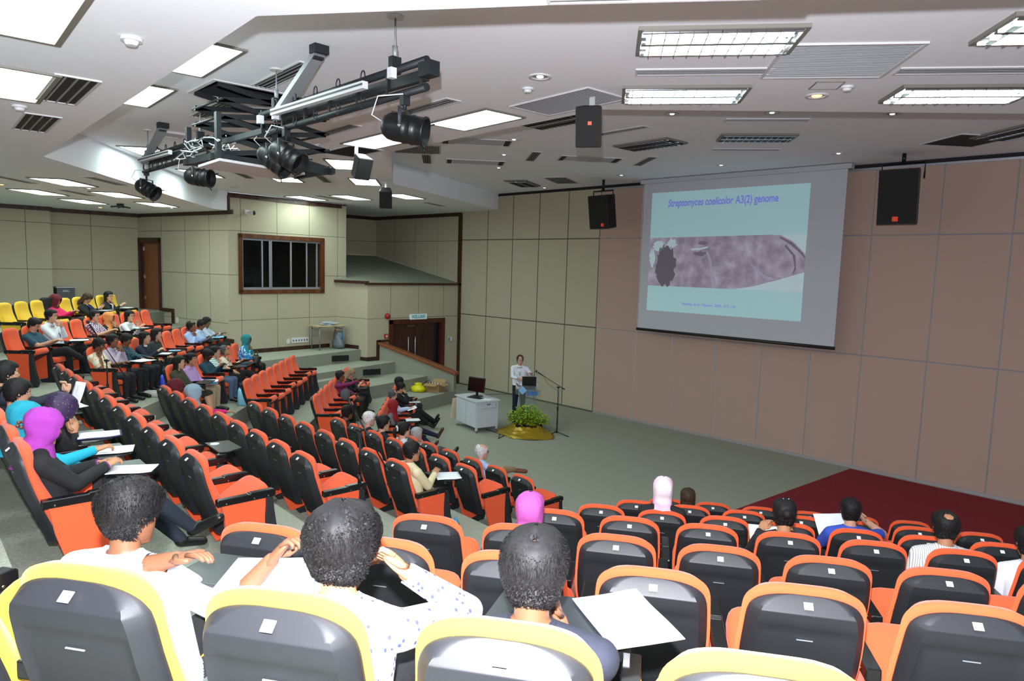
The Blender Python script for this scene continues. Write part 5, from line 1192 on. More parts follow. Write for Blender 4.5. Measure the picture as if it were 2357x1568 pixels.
# ================================================================ lectern, cart, plant, microphones on the stage
ACR = mat('clear_acrylic', '#dfe6ea', .05, trans=.92, spec=.4)
lp = atz(1213, 978, 0); fx_, fy_ = Vector((.69, -.72, 0)), Vector((.72, .69, 0))         # towards the room / along the top
lec = thing('lectern', 'clear acrylic lectern with a blue emblem standing before the speaker', 'lectern', lp)
def LP(a, b, z): return fy_ * a + fx_ * b + Vector((0, 0, z))
LR = Matrix(((fy_.x, fx_.x, 0), (fy_.y, fx_.y, 0), (0, 0, 1))).to_4x4()
MB().box(LP(0, 0, .02), (.5, .4, .04), M=LR).build('base', ACR, lec, bevel=.006)
for s in (-1, 1): MB().box(LP(s * .19, 0, .50), (.07, .03, .94), M=LR).build('post', ACR, lec)
MB().box(LP(0, .02, .50), (.30, .012, .9), M=LR).build('front_panel', ACR, lec)
MB().box(LP(0, -.02, 1.0), (.64, .46, .018), M=LR @ Matrix.Rotation(R(-14), 4, 'X')).box(LP(0, .2, .93), (.64, .012, .22), M=LR).build('top', ACR, lec, bevel=.004)
SKY = mat('emblem_sky_blue', '#7fb6e6', .5); BLU = mat('emblem_blue', '#1a66b4', .5)
q = MB(); q.add([LP(-.14 + .11, .215, .93), LP(-.14, .215, 1.04), LP(-.14 - .11, .215, .93), LP(-.14, .215, .82)], [(0, 1, 2, 3)]); q.add([LP(-.14 + .11, .212, .93), LP(-.14, .212, 1.04), LP(-.14 - .11, .212, .93), LP(-.14, .212, .82)], [(3, 2, 1, 0)]); q.build('emblem', SKY, lec)
q = MB()
for i, (x, w, h) in enumerate(((.0, .05, .13), (.06, .035, .10), (.11, .035, .12), (.165, .05, .12), (.225, .04, .10))): q.box(LP(x, .215, .86), (w, .006, h), M=LR)
q.build('emblem_lettering', BLU, lec)
def laptop(name, lab, base, rz, sc_=1.0, tilt=105, col=None):
    t = thing(name, lab, 'laptop', base, rz); MB().box((0, 0, .011), (.34 * sc_, .24 * sc_, .02)).build('keyboard_base', col or BLACK, t, bevel=.004)
    M_ = Matrix.Translation((0, .12 * sc_, .02)) @ Matrix.Rotation(R(tilt - 90), 4, 'X').inverted(); q = MB().box((0, 0, .115 * sc_), (.34 * sc_, .012, .23 * sc_)); me = q.mesh('lid'); me.transform(M_); link('lid', me, t, col or BLACK)
    return t
lz = LP(0.02, -.03, 1.04); laptop('laptop', 'black laptop open on the clear lectern', lp + LP(.02, .0, 1.025), math.atan2(fx_.y, fx_.x) - PI / 2, 1.05)
# cart
Ac, Bc, Cc = atz(1095, 998, 0), atz(1141, 990, 0), atz(1046, 977, 0); ex = (Cc - Ac).normalized(); ey = Vector((-ex.y, ex.x, 0)); ey = ey if ey.dot(Bc - Ac) > 0 else -ey; Lx, Ly = (Cc - Ac).length * .92, (Bc - Ac).length
CW = mat('cart_grey_white', '#c3cad2', .5); cart = thing('cart', 'grey white computer cart on wheels beside the lectern', 'cart', Ac)
CR = Matrix(((ex.x, ey.x, 0), (ex.y, ey.y, 0), (0, 0, 1))).to_4x4()
def CP(a, b, z): return ex * a + ey * b + Vector((0, 0, z))
MB().box(CP(Lx / 2, Ly / 2, .43), (Lx, Ly, .62), M=CR).build('cabinet', CW, cart, bevel=.006); MB().box(CP(Lx / 2, Ly / 2, .765), (Lx + .1, Ly + .06, .035), M=CR).build('top', CW, cart, bevel=.006)
for i in (0, 1): MB().box(CP(Lx * (.25 + .5 * i), -.008, .43), (Lx * .47, .016, .58), M=CR).build('door', CW, cart, bevel=.003)
MB().ball(CP(Lx * .46, -.02, .45), .012).build('lock', CHROME, cart)
for a in (0, 1):
    for b in (0, 1):
        P_ = CP(.03 + a * (Lx - .06), .03 + b * (Ly - .06), 0); MB().box(P_ + Vector((0, 0, .10)), (.045, .045, .1), M=CR).build('leg', CW, cart); MB().tube([P_ + Vector((0, -.015, .034)), P_ + Vector((0, .015, .034))], .033, 12).build('wheel', mat('wheel_grey', '#6b7076', .5), cart)
MB().tube([CP(-.0, .07, .68), CP(-.06, .09, .62), CP(-.06, Ly - .09, .62), CP(-.0, Ly - .07, .68)], .014, 8).build('handle', CW, cart); MB().box(CP(-.004, Ly * .55, .68), (.01, .1, .035), M=CR).build('latch', mat('latch_grey', '#6f757d', .4), cart)
MB().box(CP(Lx + .06, .05, .42), (.03, .3, .55), M=CR @ Matrix.Rotation(R(-10), 4, 'Y')).build('side_flap', mat('board_edge', '#cdbfa6', .6), cart)
mo = thing('monitor', 'black flat monitor on the computer cart', 'monitor', Ac + CP(Lx * .55, Ly * .5, .785), R(12))
mr = Matrix.Rotation(R(-8), 4, 'X'); MB().box((0, 0, .30), (.50, .04, .36), M=mr).build('screen_back', BLACK, mo, bevel=.01); MB().box((0, -.024, .30), (.46, .006, .32), M=mr).build('display', mat('monitor_face', '#0a0b0d', .15), mo)
MB().box((0, .03, .1), (.06, .03, .2)).build('stand', BLACK, mo); MB().box((0, .02, .008), (.26, .2, .016)).build('foot', BLACK, mo, bevel=.004)
kb_ = Ac + CP(Lx * .38, Ly * .30, .785); tag(MB().box((0, 0, .01), (.40, .14, .02), rz=.2).build('keyboard', BLACK), 'black keyboard in front of the monitor on the cart', 'keyboard').location = kb_
o = tag(MB().box((0, 0, .012), (.30, .21, .004), rz=.3).build('paper_sheet', PAPER), 'white papers lying at the end of the cart top', 'paper'); o.location = Ac + CP(Lx * .12, Ly * .55, .775)
o = tag(MB().box((0, 0, .012), (.10, .06, .02), rz=.5).build('card_reader', mat('blue_gadget', '#2a3fa0', .4)), 'small blue gadget lying beside the keyboard on the cart', 'gadget'); o.location = Ac + CP(Lx * .25, Ly * .35, .783)
# plant and gold cloth
pc = atz(1210, 988, 0); rr = random.Random(5)
pl_ = thing('potted_plant', 'yellow green leafy plants grouped at the foot of the lectern', 'plant', pc)
LEAF = ramp_mat('leaf_yellow_green', [(.3, '#5f9a22'), (.46, '#9cc830'), (.56, '#d2d63c'), (.7, '#ece654')], 14, 'noise', .5, 2)
def plant(c, r, h, n):
    q = MB(); st = MB()
    for i in range(n):
        a = rr.random() * 2 * PI; rad = r * math.sqrt(rr.random()); z = h * (.25 + .75 * rr.random()) * (1 - .3 * (rad / r)); p = Vector(c) + Vector((rad * math.cos(a), rad * math.sin(a), z))
        d = Vector((math.cos(a) + rr.uniform(-.7, .7), math.sin(a) + rr.uniform(-.7, .7), rr.uniform(-.3, .7))).normalized(); s_ = d.cross(Vector((0, 0, 1))).normalized(); L = rr.uniform(.055, .10); w = L * .36; nn = s_.cross(d)
        q.add([p, p + d * L * .45 + s_ * w + nn * .008, p + d * L - nn * .012, p + d * L * .45 - s_ * w + nn * .008], [(0, 1, 2), (0, 2, 3)])
        if i % 6 == 0: st.tube([Vector(c) + Vector((0, 0, .08)), Vector(c) + Vector((rad * .5 * math.cos(a), rad * .5 * math.sin(a), z * .6)), p], .005, 5)
    return q, st
for c, r_, h_, n_ in (((-.0, .05, .05), .30, .62, 420), ((.22, .22, .05), .24, .40, 240), ((-.22, -.10, .05), .22, .44, 220)):
    q, st = plant(c, r_, h_, n_); q.build('foliage', LEAF, pl_); st.build('stem', mat('stem_green', '#4a5a1e', .7), pl_); MB().tube([Vector(c) - Vector((0, 0, .05)), Vector(c) + Vector((0, 0, .12))], [.09, .12], 16).build('pot', mat('pot_dark', '#2a211a', .6), pl_)
gc = atz(1209, 998, 0); q = MB(); rings = []
for j in range(15):
    f = j / 14; ring = []
    for i in range(64):
        a = 2 * PI * i / 64; w = .10 * noise.noise(Vector((math.cos(a) * 2.2, math.sin(a) * 2.2, f * 3))) + .035 * math.sin(a * 9 + f * 14)
        rad = .30 + .42 * f + w * f; z = .17 * (1 - f) ** 1.1 + .06 * abs(math.sin(f * 9 + a * 2 + noise.noise(Vector((math.cos(a) * 3, math.sin(a) * 3, 0))) * 3)) * (1 - f * .6)
        ring.append(Vector((rad * math.cos(a) * 1.05, rad * math.sin(a) * .85, max(.004, z))))
    rings.append(ring)
q.loft(rings, cap=False); o = tag(q.build('gold_cloth', mat('gold_satin', '#a58a1e', .32, metal=.35)), 'gold satin cloth gathered in folds around the plants', 'cloth'); o.location = gc
def mic_stand(lab, base, clutch_z, mic, tail, tripod=True, fuzzy=False, group='boom microphone stands'):
    t = thing('microphone_stand', lab, 'microphone stand', base, 0, group); b = Vector(base); mic, tail = Vector(mic) - b, Vector(tail) - b; c = Vector((0, 0, clutch_z - b.z))
    MB().tube([(0, 0, .05), (0, 0, c.z * .55)], .014, 10).build('lower_tube', BLACKM, t); MB().tube([(0, 0, c.z * .55), c], .009, 10).build('upper_tube', BLACKM, t); MB().tube([(0, 0, c.z * .52), (0, 0, c.z * .6)], .02, 10).build('collar', BLACK, t)
    MB().ball(c, .026).tube([c - Vector((.03, .03, 0)), c + Vector((.03, .03, 0))], .013, 8).build('clutch', BLACK, t); d = (mic - tail).normalized(); MB().tube([tail, mic - d * .12], .007, 8).build('boom', BLACKM, t); MB().tube([tail, tail + d * .09], .014, 8).build('counterweight', BLACK, t)
    MB().tube([mic - d * .18, mic - d * .02], [.011, .017], 10).build('microphone', BLACK, t); MB().ball(mic + d * .02, (.027, .027, .03) if not fuzzy else (.05, .05, .06), 12, 8).build('microphone_head', mat('mic_grille', '#2b2d30', .6) if not fuzzy else mat('foam_grey', '#34373b', 1.0, .6, 150), t)
    for a in (.3, 2.4, 4.5): MB().tube([(0, 0, .09), (.3 * math.cos(a), .3 * math.sin(a), .012)], .011, 8).ball((.31 * math.cos(a), .31 * math.sin(a), .014), .016, 8, 6).build('leg', BLACKM, t)
    q = MB().tube([mic - d * .18, mic - d * .3 + Vector((0, 0, -.12)), c + Vector((.03, 0, -.1)), Vector((.025, 0, c.z * .4)), Vector((.02, .02, .04))], .004, 5); q.build('cable', BLACK, t)
vp = Vector((.69, -.72, 0)); sb = atz(1281, 1002, 0)
mic_stand('black boom microphone stand on the stage beside the lectern', sb, atplane(1283, 892, sb, vp).z, atplane(1236, 856, sb, vp), atplane(1300, 897, sb, vp))
sb = Vector((-6.05, 3.85, 1.065)); vp = Vector((.84, -.53, 0)); mic_stand('black boom microphone stand in the aisle beside the cream jacket', sb, atplane(828, 990, sb, vp).z, atplane(797, 912, sb, vp), atplane(897, 1092, sb, vp), fuzzy=True)
sb = Vector((-12.3, 3.1, 1.385)); vp = Vector((.97, -.25, 0)); mic_stand('black boom microphone stand before the pale orange print shirt', sb, atplane(252, 830, sb, vp).z, atplane(204, 744, sb, vp), atplane(288, 866, sb, vp))
# cables on the stage floor
q = MB().tube([Ac + CP(.2, .4, .02), Ac + CP(-.3, .5, .01), Ac + CP(-.7, .2, .008), lp + Vector((-.2, .3, .008))], .008, 6); tag(q.build('floor_cable', BLACK), 'black cable lying on the carpet under the computer cart', 'cable')
q = MB().tube([Ac + CP(Lx * .7, Ly * .8, .79), Ac + CP(Lx * .8, Ly + .3, .75), Ac + CP(Lx * .7, Ly + .9, .72), lp + LP(-.3, -.2, .95)], .006, 6); tag(q.build('screen_cable', BLACK), 'thin dark cable sagging between the cart and the lectern', 'cable')

# ================================================================ things along the side wall and steps
tb = thing('folding_table', 'small folding table with grey metal legs in the corner on the top step', 'table', (-18.45, 10.6, 1.385))
MB().box((0, 0, .715), (.56, .98, .03)).build('tabletop', mat('table_beige', '#b9a987', .5), tb, bevel=.005)
for y in (-.4, .4):
    for x in (-.24, .24): MB().tube([(x, y, 0), (x, y, .7)], .017, 8).build('leg', mat('leg_grey', '#7f8790', .4, metal=.4), tb)
    MB().tube([(-.24, y, .42), (.24, y, .42)], .013, 8).tube([(-.24, y, .62), (.24, y, .62)], .013, 8).build('crossbar', mat('leg_grey', '#7f8790', .4, metal=.4), tb); MB().tube([(0, y, .62), (0, y * .3, .69)], .01, 6).build('brace', mat('leg_grey', '#7f8790', .4, metal=.4), tb)
for i, (x, y, r_) in enumerate(((.05, .15, .2), (-.08, -.12, -.3), (.1, .33, .5), (-.02, .02, .0))):
    o = tag(MB().box((0, 0, .01 + .012 * i), (.23, .31, .012 + .004 * i), rz=r_).build('paper_stack', mat('pale_blue_paper', '#b7c6d6', .8)), f'pale blue stack of handouts on the corner table, {["lowest", "second", "third", "topmost"][i]} of the pile', 'papers', 'handout stacks on the corner table'); o.location = (-18.45 + x * .5, 10.6 + y * .5, 2.115 + .012 * i)
q = MB(); rings = [[Vector((w * (math.cos(2 * PI * i / 20)) * .5 * (1 + .16 * math.sin(5 * 2 * PI * i / 20 + z * 17) + .1 * math.sin(i * 2.7 + z * 31)), w * math.sin(2 * PI * i / 20) * .42 * (1 + .15 * math.cos(i * 1.9 + z * 23)), z + .02 * math.sin(i * 1.3))) for i in range(20)] for z, w in ((.02, .42), (.1, .44), (.2, .42), (.30, .36), (.38, .33), (.44, .30), (.50, .34))]
q.loft(rings); bg = tag(q.build('plastic_bag', mat('grey_plastic_film', '#6f7a85', .3)), 'grey plastic bag of bottles standing under the corner table', 'bag'); bg.location = (-18.45, 10.98, 1.4)
o = tag(MB().tube([(0, 0, 0), (0, 0, .16), (0, 0, .2)], [.032, .032, .012], 12).build('bottle', mat('blue_bottle', '#3d9ad0', .3)), 'blue bottle poking out of the grey bag under the table', 'bottle'); o.location = (-18.30, 10.98, 1.70)
o = tag(MB().tube([(0, 0, 0), (.12, -.1, .1)], .02, 8).build('orange_tube', mat('orange_plastic', '#d0541f', .5)), 'orange roll poking out above the grey bag', 'roll'); o.location = (-18.42, 10.9, 1.86)
def on_wall(name, lab, cat, p0, du, dn, u, z, w, h, t, m, text=None, tm=None, size=.1):
    th = thing(name, lab, cat, (0, 0, 0)); q = MB(); wall_box(q, p0, du, dn, u - w / 2, u + w / 2, z - h / 2, z + h / 2, 0.0, t); q.build('body', m, th, bevel=.004)
    return th
def wall_hit(p0, du, x, y): q = atplane(x, y, (p0.x, p0.y, 0), Vector((-du.y, du.x, 0))); return (q.xy - p0).dot(du), q.z
u, z = wall_hit(P0, BU, 663, 786); t = on_wall('wall_switch', 'white square wall plate beside the socket strip', 'switch', P0, BU, BN, u, z, .10, .14, .02, WHITE)
u, z = wall_hit(P0, BU, 690, 783); t = on_wall('socket_strip', 'long white strip of power sockets low on the booth wall', 'socket', P0, BU, BN, u, z, .58, .15, .03, WHITE)
for i in range(6): q = MB(); wall_box(q, P0, BU, BN, u - .23 + .092 * i - .02, u - .23 + .092 * i + .02, z - .025, z + .025, .028, .034); q.build('socket', mat('socket_grey', '#5b6066', .5), t)
u, z = wall_hit(D0, DU, 408, 737); on_wall('wall_switch', 'white wall plate low on the wall near the small door', 'switch', D0, DU, DN, u, z, .11, .16, .02, WHITE)
u, z = wall_hit(P0, BU, 570, 489); t = thing('security_camera', 'small grey camera bracketed high on the booth wall', 'camera'); c = wallpt(P0, BU, BN, u, z, .02)
q = MB(); wall_box(q, P0, BU, BN, u - .1, u + .02, z - .06, z + .06, 0, .05); q.build('wall_plate', WHITE, t); q = MB(); q.tube([c + Vector((0, 0, 0)), c + Vector((*(BN * .14), -.02)), c + Vector((*(BN * .22 + BU * .05), -.02))], [.03, .035, .06], 12); q.build('housing', WHITE, t); q = MB(); e_ = c + Vector((*(BN * .22 + BU * .05), -.02)); q.ball(e_, (.045, .05, .06)); q.build('lens', BLACK, t)
sg = thing('exit_sign', 'white exit sign reading KELUAR above the double doors', 'sign'); q = MB(); q.box((-17.57, 13.33, 2.35), (.05, .66, .17)); q.build('panel', mat('exit_sign_white', '#cfe6ea', .5, emit=.12), sg, bevel=.004)
place_text('lettering', 'KELUAR', .145, mat('exit_letters', '#2f9fae', .5), frame_of((-17.542, 13.33, 2.35), (0, 1, 0), (0, 0, 1)), sg, bold=True)
al_ = thing('alarm_bell', 'round red fire alarm bell beside the exit doors', 'alarm'); MB().tube([(-17.6, 12.15, 2.4), (-17.55, 12.15, 2.4)], .09, 20).build('backplate', mat('alarm_red', '#a3141c', .4), al_); MB().ball((-17.55, 12.15, 2.4), (.05, .085, .085), 16, 10).build('gong', mat('alarm_red', '#a3141c', .4), al_); MB().ball((-17.5, 12.13, 2.42), (.012, .03, .03), 10, 6).build('cap', mat('alarm_pink', '#c8545c', .4), al_)
cp = thing('fire_call_point', 'small red fire call point above the parapet', 'call point'); MB().box((-17.575, 12.11, 1.78), (.05, .13, .13)).build('box', mat('alarm_red', '#a3141c', .4), cp, bevel=.004); MB().box((-17.548, 12.11, 1.78), (.006, .07, .07)).build('glass_window', mat('call_pane', '#d8b6b8', .3), cp)
th_ = thing('thermostat', 'small white thermostat box between exit doors and corner', 'thermostat'); MB().box((-17.57, 14.66, 1.56), (.06, .13, .13)).build('case', WHITE, th_, bevel=.004); MB().box((-17.538, 14.60, 1.56), (.01, .07, .1)).build('display', mat('thermo_blue', '#5a6f98', .4), th_)
bn = thing('recycling_bin', 'grey metal bin lettered BIRU against the rear wall', 'bin', (-22.85, 4.75, 2.40)); MB().box((0, 0, .33), (.4, .44, .66)).build('body', mat('bin_grey', '#55585c', .4, metal=.4), bn, bevel=.006); MB().box((0, 0, .675), (.44, .48, .03)).build('lid', ALU, bn, bevel=.006)
place_text('lettering', 'BIRU', .075, mat('bin_letters', '#b9c4c8', .5), frame_of((.203, 0, .57), (0, 1, 0), (0, 0, 1)), bn, bold=True)
# carton, bottles, yellow bag on the lowest step
CB = mat('cardboard', '#a3865a', .85); bx = thing('cardboard_box', 'open cardboard box on the lowest step beside the yellow bag', 'box', (-15.43, 12.35, .35), R(20))
for c, d in (((0, -.17, .12), (.44, .01, .24)), ((0, .17, .12), (.44, .01, .24)), ((-.22, 0, .12), (.01, .34, .24)), ((.22, 0, .12), (.01, .34, .24)), ((0, 0, .01), (.44, .34, .012))): MB().box(c, d).build('wall_panel', CB, bx)
for c, d, rx, ry in (((0, -.26, .22), (.42, .18, .008), .25, 0), ((0, .25, .27), (.42, .17, .008), .5, 0), ((.31, 0, .22), (.17, .33, .008), 0, .25), ((-.3, 0, .26), (.16, .33, .008), 0, -.5)): MB().box(c, d, rx=rx, ry=ry).build('flap', CB, bx)
rr = random.Random(3)
PLC = ['front corner of the box by the yellow bag', 'near side of the box, second along', 'near side of the box, third along', 'near corner of the box towards the stage', 'far corner of the box by the parapet', 'far side of the box, second along', 'far side of the box, third along', 'far corner of the box towards the stage']
for i in range(8):
    b_ = thing('water_bottle', 'small water bottle with a teal label, ' + PLC[i], 'bottle', Vector((-15.43, 12.35, .36)) + Vector((math.cos(R(20)) * (-.14 + .095 * (i % 4)) - math.sin(R(20)) * (-.07 + .14 * (i // 4)), math.sin(R(20)) * (-.14 + .095 * (i % 4)) + math.cos(R(20)) * (-.07 + .14 * (i // 4)), 0)), 0, 'water bottles in the cardboard box')
    part('bottle_body', 'wb', lambda: MB().tube([(0, 0, 0), (0, 0, .15), (0, 0, .19), (0, 0, .21)], [.03, .03, .014, .012], 12), mat('clear_bottle', '#c3d6dc', .2), b_); part('label_band', 'wl', lambda: MB().tube([(0, 0, .07), (0, 0, .16)], .0315, 12), mat('teal_label', '#2a8f98', .5), b_); part('cap', 'wc', lambda: MB().tube([(0, 0, .21), (0, 0, .235)], .014, 10), mat('bottle_cap_white', '#d8e0e6', .5), b_)
q = MB(); rings = [[Vector((w * math.cos(2 * PI * i / 28) * (1 + .45 * noise.noise(Vector((math.cos(2 * PI * i / 28) * 3, math.sin(2 * PI * i / 28) * 3, z * 14)))), .8 * w * math.sin(2 * PI * i / 28) * (1 + .45 * noise.noise(Vector((math.sin(2 * PI * i / 28) * 3, 2, z * 14)))), z)) for i in range(28)] for z, w in ((0, .20), (.03, .25), (.09, .25), (.13, .22), (.16, .15), (.19, .10), (.22, .12), (.25, .09))]
q.loft(rings); o = tag(q.build('yellow_bag', mat('yellow_plastic_film', '#d9cf12', .35)), 'crumpled yellow plastic bag on the lowest step next to the cardboard box', 'bag'); o.location = (-15.7, 11.95, .35)

# ================================================================ papers, bags and small things among the seats
def on_tablet(b, k, i, lab, w=.21, h=.29, rz=.0, dx=0.03, dy=.68, dz=.0, m=None, name='paper_sheet', cat='paper', tilt=0.0):
    p = tn(b, seat_t(b, k, i) + dx, ROWN[b][k] + dy); q = MB(); n_ = 8; M_ = Matrix.Rotation(rz, 3, 'Z') @ Matrix.Rotation(tilt, 3, 'X')
    vs = [M_ @ Vector((-w / 2 + w * a / n_, -h / 2 + h * c / n_, .006 * math.sin(a * 1.1) * math.sin(c * .8) + .012 * max(0, (a / n_ + c / n_ - 1.3)))) for c in range(n_ + 1) for a in range(n_ + 1)]
    q.add(vs, [(r * (n_ + 1) + a, r * (n_ + 1) + a + 1, (r + 1) * (n_ + 1) + a + 1, (r + 1) * (n_ + 1) + a) for r in range(n_) for a in range(n_)], 0, True); o = q.build(name, m or PAPER)
    sd_ = o.modifiers.new('thickness', 'SOLIDIFY'); sd_.thickness = .003
    o.location = (p.x, p.y, ZT[b][k] + .695 + dz); o.rotation_euler = (0, 0, ANG[b]); return tag(o, lab, cat)
on_tablet('R', 6, 1, 'white papers curling up on the tablet before the white shirt writer', .40, .30, .25, .20, .66)
on_tablet('R', 6, 3, 'spiral notebook page on the tablet beside the navy polo', .24, .32, .5, .26, .68)
p_ = tn('R', seat_t('R', 6, 3) + .26, ROWN['R'][6] + .68)
on_tablet('M', 5, 0, 'white paper under the hand of the purple hijab writer', .22, .30, -.5, .12, .68); on_tablet('M', 5, 1, 'white paper under the watch hand of the turquoise hijab writer', .24, .3, -.3, .08, .69); on_tablet('M', 5, 2, 'white paper on a navy folder before the beaded scarf', .23, .31, -.2, .08, .72)
on_tablet('M', 5, 2, 'navy folder under a white paper before the beaded scarf', .26, .34, -.2, .08, .72, -.006, mat('navy_folder', '#1a2350', .5), 'folder', 'folder'); on_tablet('M', 5, 4, 'white sheet held up beside the raised fist', .16, .30, .4, .26, .74, .16, tilt=1.2)
on_tablet('M', 5, 4, 'white papers on the tablet in front of the dark haired head', .26, .32, .1, -.02, .70, .02)
on_tablet('M', 2, 0, 'white sheet on the tablet before the cream jacket', .30, .30, -.5, .12, .70); on_tablet('R', 3, 3, 'white sheet read by the person with pinned-up hair', .34, .24, .0, -.05, .46, .08, tilt=.5); on_tablet('R', 2, 4, 'open white booklet held by the royal blue shirt', .32, .22, .3, -.10, .50, .15, tilt=.9)
on_tablet('L', 6, 5, 'white sheet under the pen of the black jacket writer in the yellow row', .24, .3, .2); on_tablet('L', 6, 7, 'white sheet on the tablet at the end of the yellow row', .3, .26, .2); on_tablet('L', 5, 2, 'white and blue papers on the tablet of the white shirt', .30, .3, .5, .10, .70); on_tablet('L', 5, 7, 'white papers under the arms of the yawning person', .22, .3, .2, .05, .64)
on_tablet('L', 4, 1, 'white sheets spread on the tablet of the lilac shirt', .36, .32, -.3, .10, .72); on_tablet('L', 4, 3, 'pale notebook on the tablet of the navy sweater', .3, .2, .2, .08, .70); on_tablet('L', 4, 4, 'blue and red brochure on the tablet of the charcoal top', .2, .22, .4, .1, .68, m=ramp_mat('brochure', [(0, '#7ab0d8'), (.45, '#d0523a'), (.6, '#8cc0e0')], 5, 'wave', .6, 0))
on_tablet('L', 4, 8, 'open white booklet standing before the light blue shirt', .36, .24, .1, .06, .66, .06, tilt=.7); on_tablet('L', 4, 9, 'light blue bag with navy straps on the laps of the far pair', .4, .36, .3, .1, .62, .02, mat('light_blue_bag', '#86c6e6', .6), 'tote_bag', 'bag')
on_tablet('L', 3, 0, 'black handbag strap bundle on the lap of the long haired person', .22, .16, .2, .0, .52, -.10, BLACK, 'handbag', 'bag'); on_tablet('L', 3, 1, 'light blue conference bag on the lap of the lilac blouse', .34, .32, .4, .06, .56, -.12, mat('light_blue_bag', '#86c6e6', .6), 'tote_bag', 'bag'); on_tablet('L', 3, 1, 'white papers lying on the light blue bag of the lilac blouse', .26, .3, .3, .10, .60, -.07)
on_tablet('L', 3, 3, 'dark booklet read by the deep teal shirt', .3, .22, .2, .0, .56, .10, mat('dark_booklet', '#2b2d33', .5), 'booklet', 'booklet', tilt=.8); on_tablet('L', 0, 1, 'white papers on the tablet of the dark red hijab', .26, .3, .2); on_tablet('L', 0, 3, 'white folder in the hands of the pale shirt', .3, .22, .2, .05, .58, .04, tilt=.3); on_tablet('L', 0, 5, 'white sheet on the lap of the black suit', .22, .28, .2, -.05, .56, -.04)
p_ = tn('L', seat_t('L', 1, 5) + .12, ROWN['L'][1] + .62); laptop('laptop', 'black laptop open on the lap of the sandy haired person', (p_.x, p_.y, ZT['L'][1] + .66), ANG['L'] + PI, .95, 110)
p_ = tn('M', seat_t('M', 4, 2) + .02, ROWN['M'][4] + .66); o = tag(MB().tube([(0, 0, 0), (0, 0, .006)], .045, 18).build('disc', WHITE), 'round white disc on the empty open tablet in the middle block', 'disc'); o.location = (p_.x - .1, p_.y - .03, ZT['M'][4] + .684)
def soft_bag(lab, loc, w, d, h, m, rz=0, strap=None, name='bag', lean=0.0):
    t = thing(name, lab, 'bag', loc, rz); q = MB(); rings = []
    for z, f in ((0, .92), (.08, 1.0), (.5, 1.0), (.85, .9), (1.0, .7)): rings.append([Vector((math.copysign(abs(math.cos(a)) ** .5, math.cos(a)) * w / 2 * f * (1 + .05 * math.sin(a * 3 + z * 5)), math.copysign(abs(math.sin(a)) ** .5, math.sin(a)) * d / 2 * f + lean * z * h, z * h)) for a in [2 * PI * i / 24 for i in range(24)]])
    q.loft(rings); q.build('body', m, t)
    if strap:
        for s in (-1, 1): MB().tube([(-w * .25, s * d * .2 + lean * h, h * .95), (-w * .2, s * d * .25 + lean * h, h * 1.3), (w * .2, s * d * .25 + lean * h, h * 1.3), (w * .25, s * d * .2 + lean * h, h * .95)], .009, 6).build('strap', strap, t)
    return t
NV = mat('navy_cloth', '#151d3c', .7); LB = mat('light_blue_bag', '#86c6e6', .6)
for (b, k, t_, n_, lab, w, d, h, m, st) in (('L', 4, -13.55, -5.80, 'bright blue bag on the floor beside white sneakers', .24, .14, .34, mat('bright_blue_bag', '#1438c8', .5), None), ('L', 4, -14.0, -5.9, 'dark grey rucksack leaning behind the bright blue bag', .34, .24, .46, mat('dark_grey_bag', '#26272a', .8), BLACK),
                                          ('L', 3, -14.15, -4.50, 'light blue and navy bag on the floor near the row of empty seats', .34, .2, .34, LB, NV), ('L', 3, -16.25, -4.85, 'black handbag held on the lap of the teal hijab', .3, .16, .24, BLACK, BLACK), ('M', 0, -6.62, 7.15, 'black bag on the floor past the end seat of the front row', .34, .2, .34, BLACK, BLACK)):
    p = tn(b, t_, n_); soft_bag(lab, (p.x, p.y, ZT[b][k] + (.5 if 'lap' in lab else 0)), w, d, h, m, ANG[b] + .3, st)
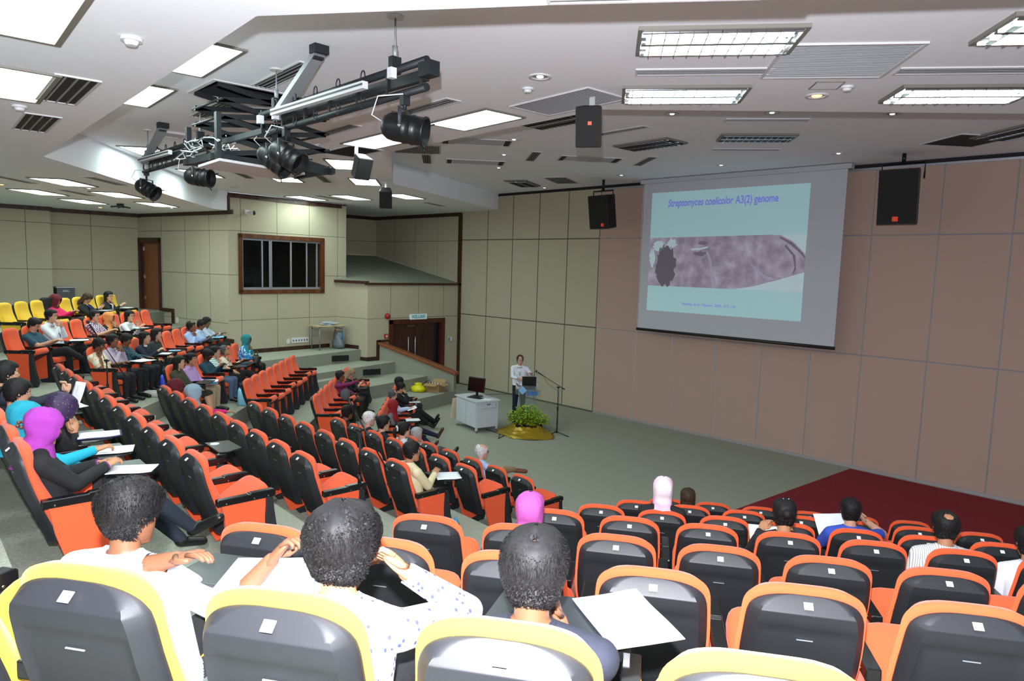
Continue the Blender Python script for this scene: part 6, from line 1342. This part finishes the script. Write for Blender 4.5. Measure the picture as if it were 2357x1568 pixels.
for i, (t_, n_) in enumerate(((-13.1, -5.78), (-13.25, -5.92))):
    p = tn('L', t_, n_); t = thing('sneaker', 'white sneaker on the floor by the blue bag, ' + ('toe towards the aisle' if i == 0 else 'behind the other one'), 'shoe', (p.x, p.y, ZT['L'][4]), ANG['L'] + .5 * i, 'pair of white sneakers'); q = MB(); rbox(q, (0, 0, .05), (.10, .27, .09), .02, p=3); q.build('upper', mat('sneaker_white', '#c9cbc8', .7), t); q = MB(); rbox(q, (0, 0, .012), (.105, .28, .024), .01, p=6); q.build('sole', mat('sneaker_sole', '#a8aaa8', .7), t)
p = tn('M', seat_t('M', 2, 0) + .30, ROWN['M'][2] + .70); o = tag(MB().tube([(0, 0, 0), (0, 0, .16), (0, 0, .2), (0, 0, .22)], [.032, .032, .014, .014], 12).build('water_bottle', mat('blue_bottle', '#3d9ad0', .3)), 'blue water bottle on the floor by the cream jacket', 'bottle'); o.location = (p.x, p.y, ZT['M'][2])
# brown shoe of the crossed leg under the yellow row
p = tn('R', seat_t('R', 6, 3) - .20, ROWN['R'][6] + .60); t = thing('shoe', 'brown leather shoe with laces below the navy polo', 'shoe', (p.x, p.y, ZT['R'][6] + .42), ANG['R'] - .2); q = MB(); rbox(q, (0, 0, .05), (.10, .27, .10), .02, p=2.8); q.build('upper', mat('brown_leather', '#7a3c1c', .4), t); q = MB(); rbox(q, (0, 0, .0), (.105, .28, .028), .01, p=6); q.build('sole', mat('shoe_sole', '#2a1a12', .6), t)
q = MB()
for i in range(4): q.tube([(-.03, .02 + .025 * i, .098 - .006 * i), (.03, .03 + .025 * i, .098 - .006 * i)], .004, 5)
q.build('lace', mat('lace_tan', '#b08a5c', .7), t)
# jacket over a yellow seat, brooch and scrunchie
p = tn('L', seat_t('L', 6, 3) + .12, ROWN['L'][6]); q = MB(); rings = [[Vector((math.cos(a) * .26 * f, math.sin(a) * .085 + yo, z)) for a in [2 * PI * i / 24 for i in range(24)]] for z, f, yo in ((.45, .9, .06), (.7, 1, .03), (.9, 1, .03), (.99, .9, .04), (1.02, .6, .045))]
q.loft(rings); o = tag(q.build('folded_jacket', mat('dark_jacket', '#12131a', .9)), 'dark jacket hung over a yellow chair back behind the maroon hijab', 'jacket'); o.location = (p.x, p.y, ZT['L'][6]); o.rotation_euler = (0, 0, ANG['L'])
